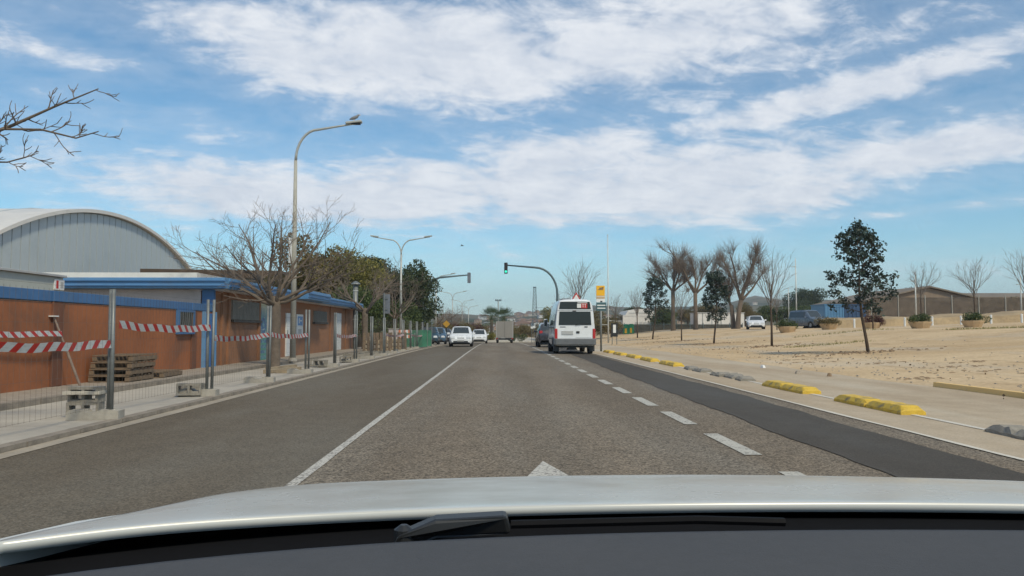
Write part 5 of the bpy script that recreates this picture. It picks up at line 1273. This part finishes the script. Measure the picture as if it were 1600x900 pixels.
for px, Y, mt, lb, st_y in ((671, 66, 'teal_car_paint', 'nearest parked dark car, teal black', 'hatch'), (683, 70, 'blue_car_paint', 'second parked car, dark blue with raised nose', 'hatch'), (694, 80, 'dark_car_paint', 'third parked dark car behind the yellow works sign', 'hatch'), (664, 74, 'slate_car_paint', 'slate grey parked car furthest to the left', 'sedan')):
    car('parked_car', lb, 'car', st_y, on(px, Y, .045), FACE + .05, mt, 1.72, 'cars parked by the left kerb')
car('parked_car', 'white saloon parked on the sandy lot facing the road', 'car', 'sedan', on(1180.5, 82), FACE - .28, 'white_paint', 1.78)
car('parked_van', 'slate blue small van parked between the planters', 'van', 'minivan', on(1264, 78), FACE + .62 - .35, 'slate_car_paint', 1.75)
# box truck
tr = thing('box_truck', 'plain beige box truck driving ahead in our lane', 'truck', on(788.5, 88))
MB().box((0, 2.0, 1.53), (1.98, 4.0, 1.9)).build('cargo_box', 'truck_box', tr, bevel=.02); MB().box((0, 2.2, .48), (1.3, 4.6, .16)).build('chassis', 'black_plastic', tr)
for s in (-1, 1):
    for y in (.9, 5.0): wheel(tr, s * .82, y, .33, .24)
    MB().box((s * .86, -.02, .50), (.22, .06, .10)).build('tail_light', 'tail_red', tr); MB().box((s * .95, 0.02, 1.53), (.05, .05, 1.88)).build('corner_post', 'plate_grey', tr)
    MB().box((s * .82, .45, .35), (.3, .02, .36)).build('mud_flap', 'black_plastic', tr)
MB().box((0, -.03, .42), (1.7, .08, .12)).build('bumper', 'grey_plastic', tr); MB().box((0, -.012, 1.5), (.02, .012, 1.8)).build('door_seam', 'black_plastic', tr); MB().box((0, 4.9, 1.25), (1.85, 1.5, 1.3), ty=.75).build('cab', 'white_paint', tr, bevel=.08); MB().box((-.2, -.08, .55), (.5, .02, .11)).build('number_plate', 'plate_grey', tr)

# white high roof minibus
VW, VL, VH = 2.0, 5.4, 2.70
vt = thing('minibus', 'white high roof minibus with dark rear windows stopped in the bus lane', 'van', on(898.5, 37.6, .006), R(.5))
prof = lambda k: [(.93, .42), (.985, .55), (1.0, .95), (.985, 1.35), (.93, 1.95), (.86, 2.42), (.76, 2.62), (.55, VH * .992), (0, VH)]
def vring(y, top, wk=1.0, zb=.42):
    h = [(x * wk * VW / 2, zb + (z - .42) * (top - zb) / (VH - .42)) for x, z in prof(0)]
    return [(x, y, z) for x, z in h] + [(-x, y, z) for x, z in h[-2::-1]]
vr = [vring(.0, VH - .10, .965), vring(.06, VH - .03, .99), vring(.25, VH), vring(1.2, VH + .02), vring(3.2, VH + .01), vring(3.7, VH - .1), vring(4.05, VH - .45, .985), vring(4.55, 1.55, .97), vring(5.2, 1.15, .92, .38), vring(5.4, .9, .82, .4)]
vb = MB(); nr = len(vr[0]); vb.v = [p for r_ in vr for p in r_]
for i in range(len(vr) - 1):
    for j in range(nr - 1): vb.f.append((i * nr + j, (i + 1) * nr + j, (i + 1) * nr + j + 1, i * nr + j + 1))
vb.f += [tuple(range(nr))[::-1], tuple(range((len(vr) - 1) * nr, len(vr) * nr))]
bo = vb.build('body', 'white_paint', vt, smooth=True); bo.modifiers.new('split', 'EDGE_SPLIT').split_angle = R(35)
def rear(name, x0, x1, z0, z1, mat, y=-.012, th=.03, bev=.012, tp=1.0, par=None):
    return MB().box(((x0 + x1) / 2, y, (z0 + z1) / 2), (x1 - x0, th, z1 - z0), tx=tp).build(name, mat, par or vt, bevel=bev)
rear('rear_window', -.80, .80, 1.42, 2.08, 'glass_dark', tp=.955)
up = rear('upper_rear_panel', -.78, .78, 2.20, 2.56, 'glass_dark', tp=.93)
rear('sticker_white', .10, .30, 2.26, 2.46, 'sign_white', -.032, .008, 0, par=up); rear('sticker_red', .31, .60, 2.24, 2.48, 'sign_red', -.032, .008, 0, par=up); rear('sticker_bar', .12, .60, 2.49, 2.525, 'sign_white', -.032, .008, 0, par=up)
for x in (.38, .49): rear('sticker_mark', x, x + .025, 2.28, 2.42, 'sign_white', -.038, .004, 0, par=up); rear('sticker_mark', x - .025, x + .05, 2.42, 2.445, 'sign_white', -.038, .004, 0, par=up)
rear('tailgate_seam', -.86, .86, 2.125, 2.14, 'grey_plastic', -.004, .02, 0); rear('brake_light', -.12, .06, 2.09, 2.135, 'signal_off', -.02, .03)
rear('number_plate', -.66, -.10, .95, 1.13, 'plate_grey', -.02, .02, .004); rear('badge', .46, .62, 1.30, 1.36, 'grey_plastic', -.012, .02); rear('badge', -.74, -.46, 1.31, 1.345, 'grey_plastic', -.012, .02); rear('door_handle', .06, .22, 1.02, 1.12, 'black_plastic', -.02, .04)
MB().tube([(.0, -.04, 1.40), (.28, -.045, 1.46), (.62, -.045, 1.50)], .012, 5).build('rear_wiper', 'black_plastic', vt)
rear('tailgate_line', .04, .78, .80, .812, 'plate_grey', -.004, .02, 0)
for s in (-1, 1):
    rear('tail_light', *((-1.0, -.86) if s < 0 else (.86, 1.0)), .74, 1.24, 'tail_red', .05, .16, .02)
    MB().tube([(s * .995, .35, 1.28), (s * 1.012, 1.5, 1.30), (s * 1.012, 3.8, 1.30)], .028, 6).build('side_moulding', 'black_plastic', vt); MB().tube([(s * 1.005, .75, .74), (s * 1.012, 2.0, .74), (s * 1.012, 3.8, .74)], .028, 6).build('side_moulding', 'black_plastic', vt)
    for y0, y1 in ((.35, 1.35), (1.5, 2.7), (2.85, 3.75)):
        xx = [s * (.985 * VW / 2 + .01), s * (.93 * VW / 2 + .012)]
        q = [(xx[0], y0, 1.42), (xx[0], y1, 1.42), (xx[1], y1, 1.95), (xx[1], y0, 1.95)]; MB().prism(q, (s * .008, 0, 0)).build('side_window', 'glass_dark', vt)
    wheel(vt, s * .86, 1.05, .34, .24); wheel(vt, s * .86, 4.35, .34, .24)
    MB().tube([(s * .985, 1.05 + .42 * math.cos(a), .36 + .42 * math.sin(a)) for a in [R(0 + 18 * k) for k in range(11)]], .055, 5).build('wheel_arch', 'grey_plastic', vt)
    mi = MB().box((s * 1.17, 3.9, 1.55), (.20, .16, .42)).build('mirror', 'white_paint', vt, bevel=.04); MB().box((s * 1.17, 3.815, 1.55), (.15, .01, .34)).build('mirror_glass', 'glass_dark', mi)
    MB().box((s * .97, .10, .60), (.12, .34, .32)).build('bumper_corner', 'grey_plastic', vt, bevel=.04)
    MB().box((s * .88, .42, .28), (.26, .02, .32)).build('mud_flap', 'black_plastic', vt)
MB().box((0, -.03, .60), (1.94, .16, .32)).build('rear_bumper', 'grey_plastic', vt, bevel=.04); MB().box((0, 2.6, .40), (1.5, 4.6, .18)).build('underbody', 'black_plastic', vt); MB().box((-.1, .6, .30), (.5, .5, .2), tx=.5).build('spare_wheel_carrier', 'black_plastic', vt)
MB().cyl((-.62, -.02, .26), (-.62, .3, .30), .03, n=8).build('exhaust', 'galvanised', vt); MB().box((-.3, 1.6, VH + .04), (.5, .7, .06)).build('roof_vent', 'grey_plastic', vt, bevel=.03)

# ------------------------------------------------------------------ own car: bonnet, scuttle, wiper, dashboard
XC, HW = .35, .86
ego = thing('own_car', 'white car with bonnet, wiper and grey dashboard in the foreground', 'car', (XC, 0, 0))
ZP = [(.972, .983), (.980, .9838), (1.06, .975), (1.2, .957), (1.35, .938), (1.5, .917), (1.65, .892), (1.8, .861), (1.92, .828), (2.02, .785), (2.10, .72), (2.14, .64)]
hd = MB(); NX = 28
def hood_z(x, zc): e = abs(x) / HW; return zc - .016 * x * x - .008 * max(0, e - .80) ** 2 / .04 
for y, zc in ZP:
    for i in range(NX + 1):
        x = -HW + 2 * HW * i / NX; rr_ = 1 - sst(.98, 1.25, y); e4 = (x / HW) ** 4; bow = -.05 * (x / HW) ** 2 - .13 * e4 * rr_
        hd.v.append((x, y + bow, hood_z(x, zc) + .022 * e4 * rr_))
for j in range(len(ZP) - 1):
    for i in range(NX): a = j * (NX + 1) + i; hd.f.append((a, a + 1, a + NX + 2, a + NX + 1))
o = hd.build('bonnet', 'hood_paint', ego, smooth=True); s = o.modifiers.new('sub', 'SUBSURF'); s.levels = s.render_levels = 2; s = o.modifiers.new('thick', 'SOLIDIFY'); s.thickness = .012
for s_ in (-1, 1):
    wg = MB().prism([(s_ * (HW + .0), .35, .30), (s_ * (HW), 1.1, .30), (s_ * HW, 1.16, .62), (s_ * HW, 1.36, .70), (s_ * HW, 1.60, .62), (s_ * HW, 1.66, .28), (s_ * HW, 1.93, .30), (s_ * HW, 1.97, .60), (s_ * HW, 1.74, .81), (s_ * HW, 1.3, .910), (s_ * HW, .97, .964), (s_ * HW, .80, .985), (s_ * HW, .35, .992)], (s_ * .02, 0, 0)); wg.build('front_wing', 'hood_paint', ego, bevel=.01)
    wheel(ego, s_ * .76, 1.38, .31, .2)
fb = MB().box((0, 2.02, .42), (1.66, .26, .36)).build('front_bumper', 'hood_paint', ego, bevel=.06); MB().box((0, 2.145, .45), (1.0, .03, .18)).build('grille', 'black_plastic', ego, bevel=.02)
MB().box((0, 1.0, .26), (1.5, 2.0, .16)).build('underbody', 'black_plastic', ego)
cw = MB()       # black scuttle and lower glass border, bowed like the windscreen
CP = [(1.3, .915, .0), (1.02, .955, .0), (.965, .964, .0), (.93, .950, .0), (.85, .940, .0), (.81, .955, .0), (.793, .978, .0), (.783, .985, 0)]
for y, z, _ in CP:
    for i in range(NX + 1): x = -HW + 2 * HW * i / NX; cw.v.append((x, y - .05 * (x / HW) ** 2 - .12 * (x / HW) ** 4, z - .022 * x * x + .012 * (x / HW) ** 4))
for j in range(len(CP) - 1):
    for i in range(NX): a = j * (NX + 1) + i; cw.f.append((a, a + 1, a + NX + 2, a + NX + 1))
cw.f = [q[::-1] for q in cw.f]; cw.build('scuttle', 'black_gloss', ego, smooth=True).modifiers.new('thick', 'SOLIDIFY').thickness = .006
ds = MB(); DP = [(.787, .983), (.780, .9985), (.765, 1.0), (.6, .998), (.45, .99), (.30, .975), (.2, .94), (.17, .85)]
for y, z in DP:
    for i in range(NX + 1): x = -HW + .03 + 2 * (HW - .03) * i / NX; ds.v.append((x, y - .05 * (x / HW) ** 2 - .10 * (x / HW) ** 4, z - .022 * x * x))
for j in range(len(DP) - 1):
    for i in range(NX): a = j * (NX + 1) + i; ds.f.append((a, a + 1, a + NX + 2, a + NX + 1))
ds.f = [q[::-1] for q in ds.f]; ds.build('dashboard', 'dash_plastic', ego, smooth=True).modifiers.new('thick', 'SOLIDIFY').thickness = .012
wp = bpy.data.objects.new('wiper', None); COL.objects.link(wp); wp.parent = ego; wp.location = (0, .025, -.012)
MB().prism([(-.475, .845, .955), (-.46, .835, .985), (-.42, .845, 1.0), (-.34, .85, 1.003), (-.335, .86, .98), (-.42, .86, .975)][::-1], (0, .03, 0)).build('wiper_arm', 'black_plastic', wp, bevel=.004)
MB().tube([(-.335, .865, .99), (-.12, .868, .9935), (-.02, .866, .991)], .005, 6).build('wiper_blade', 'black_gloss', wp); MB().lathe([(.011, -.01), (.011, .004), (.004, .009)], 12, (-.455, .85, .985)).build('pivot_cap', 'black_plastic', wp)

# air: thin haze between us and the hills
hz = MB().box((0, 1000, 60), (5400, 2900, 0)).v
hb = MB().box((0, 1120, 48), (5150, 2350, 104)).build('haze', 'signal_off'); hb['kind'] = 'stuff'; hb['label'] = 'thin pale haze in front of the far hills'
hm_ = bpy.data.materials.new('haze'); hm_.use_nodes = True; t = hm_.node_tree; t.nodes.clear(); w = W(t)
pv = w.n('ShaderNodeVolumePrincipled'); pv.inputs['Color'].default_value = (.80, .88, 1.0, 1); pv.inputs['Density'].default_value = .00035; pv.inputs['Anisotropy'].default_value = .2
mo = w.n('ShaderNodeOutputMaterial'); t.links.new(pv.outputs[0], mo.inputs['Volume'])
hb.data.materials.clear(); hb.data.materials.append(hm_)
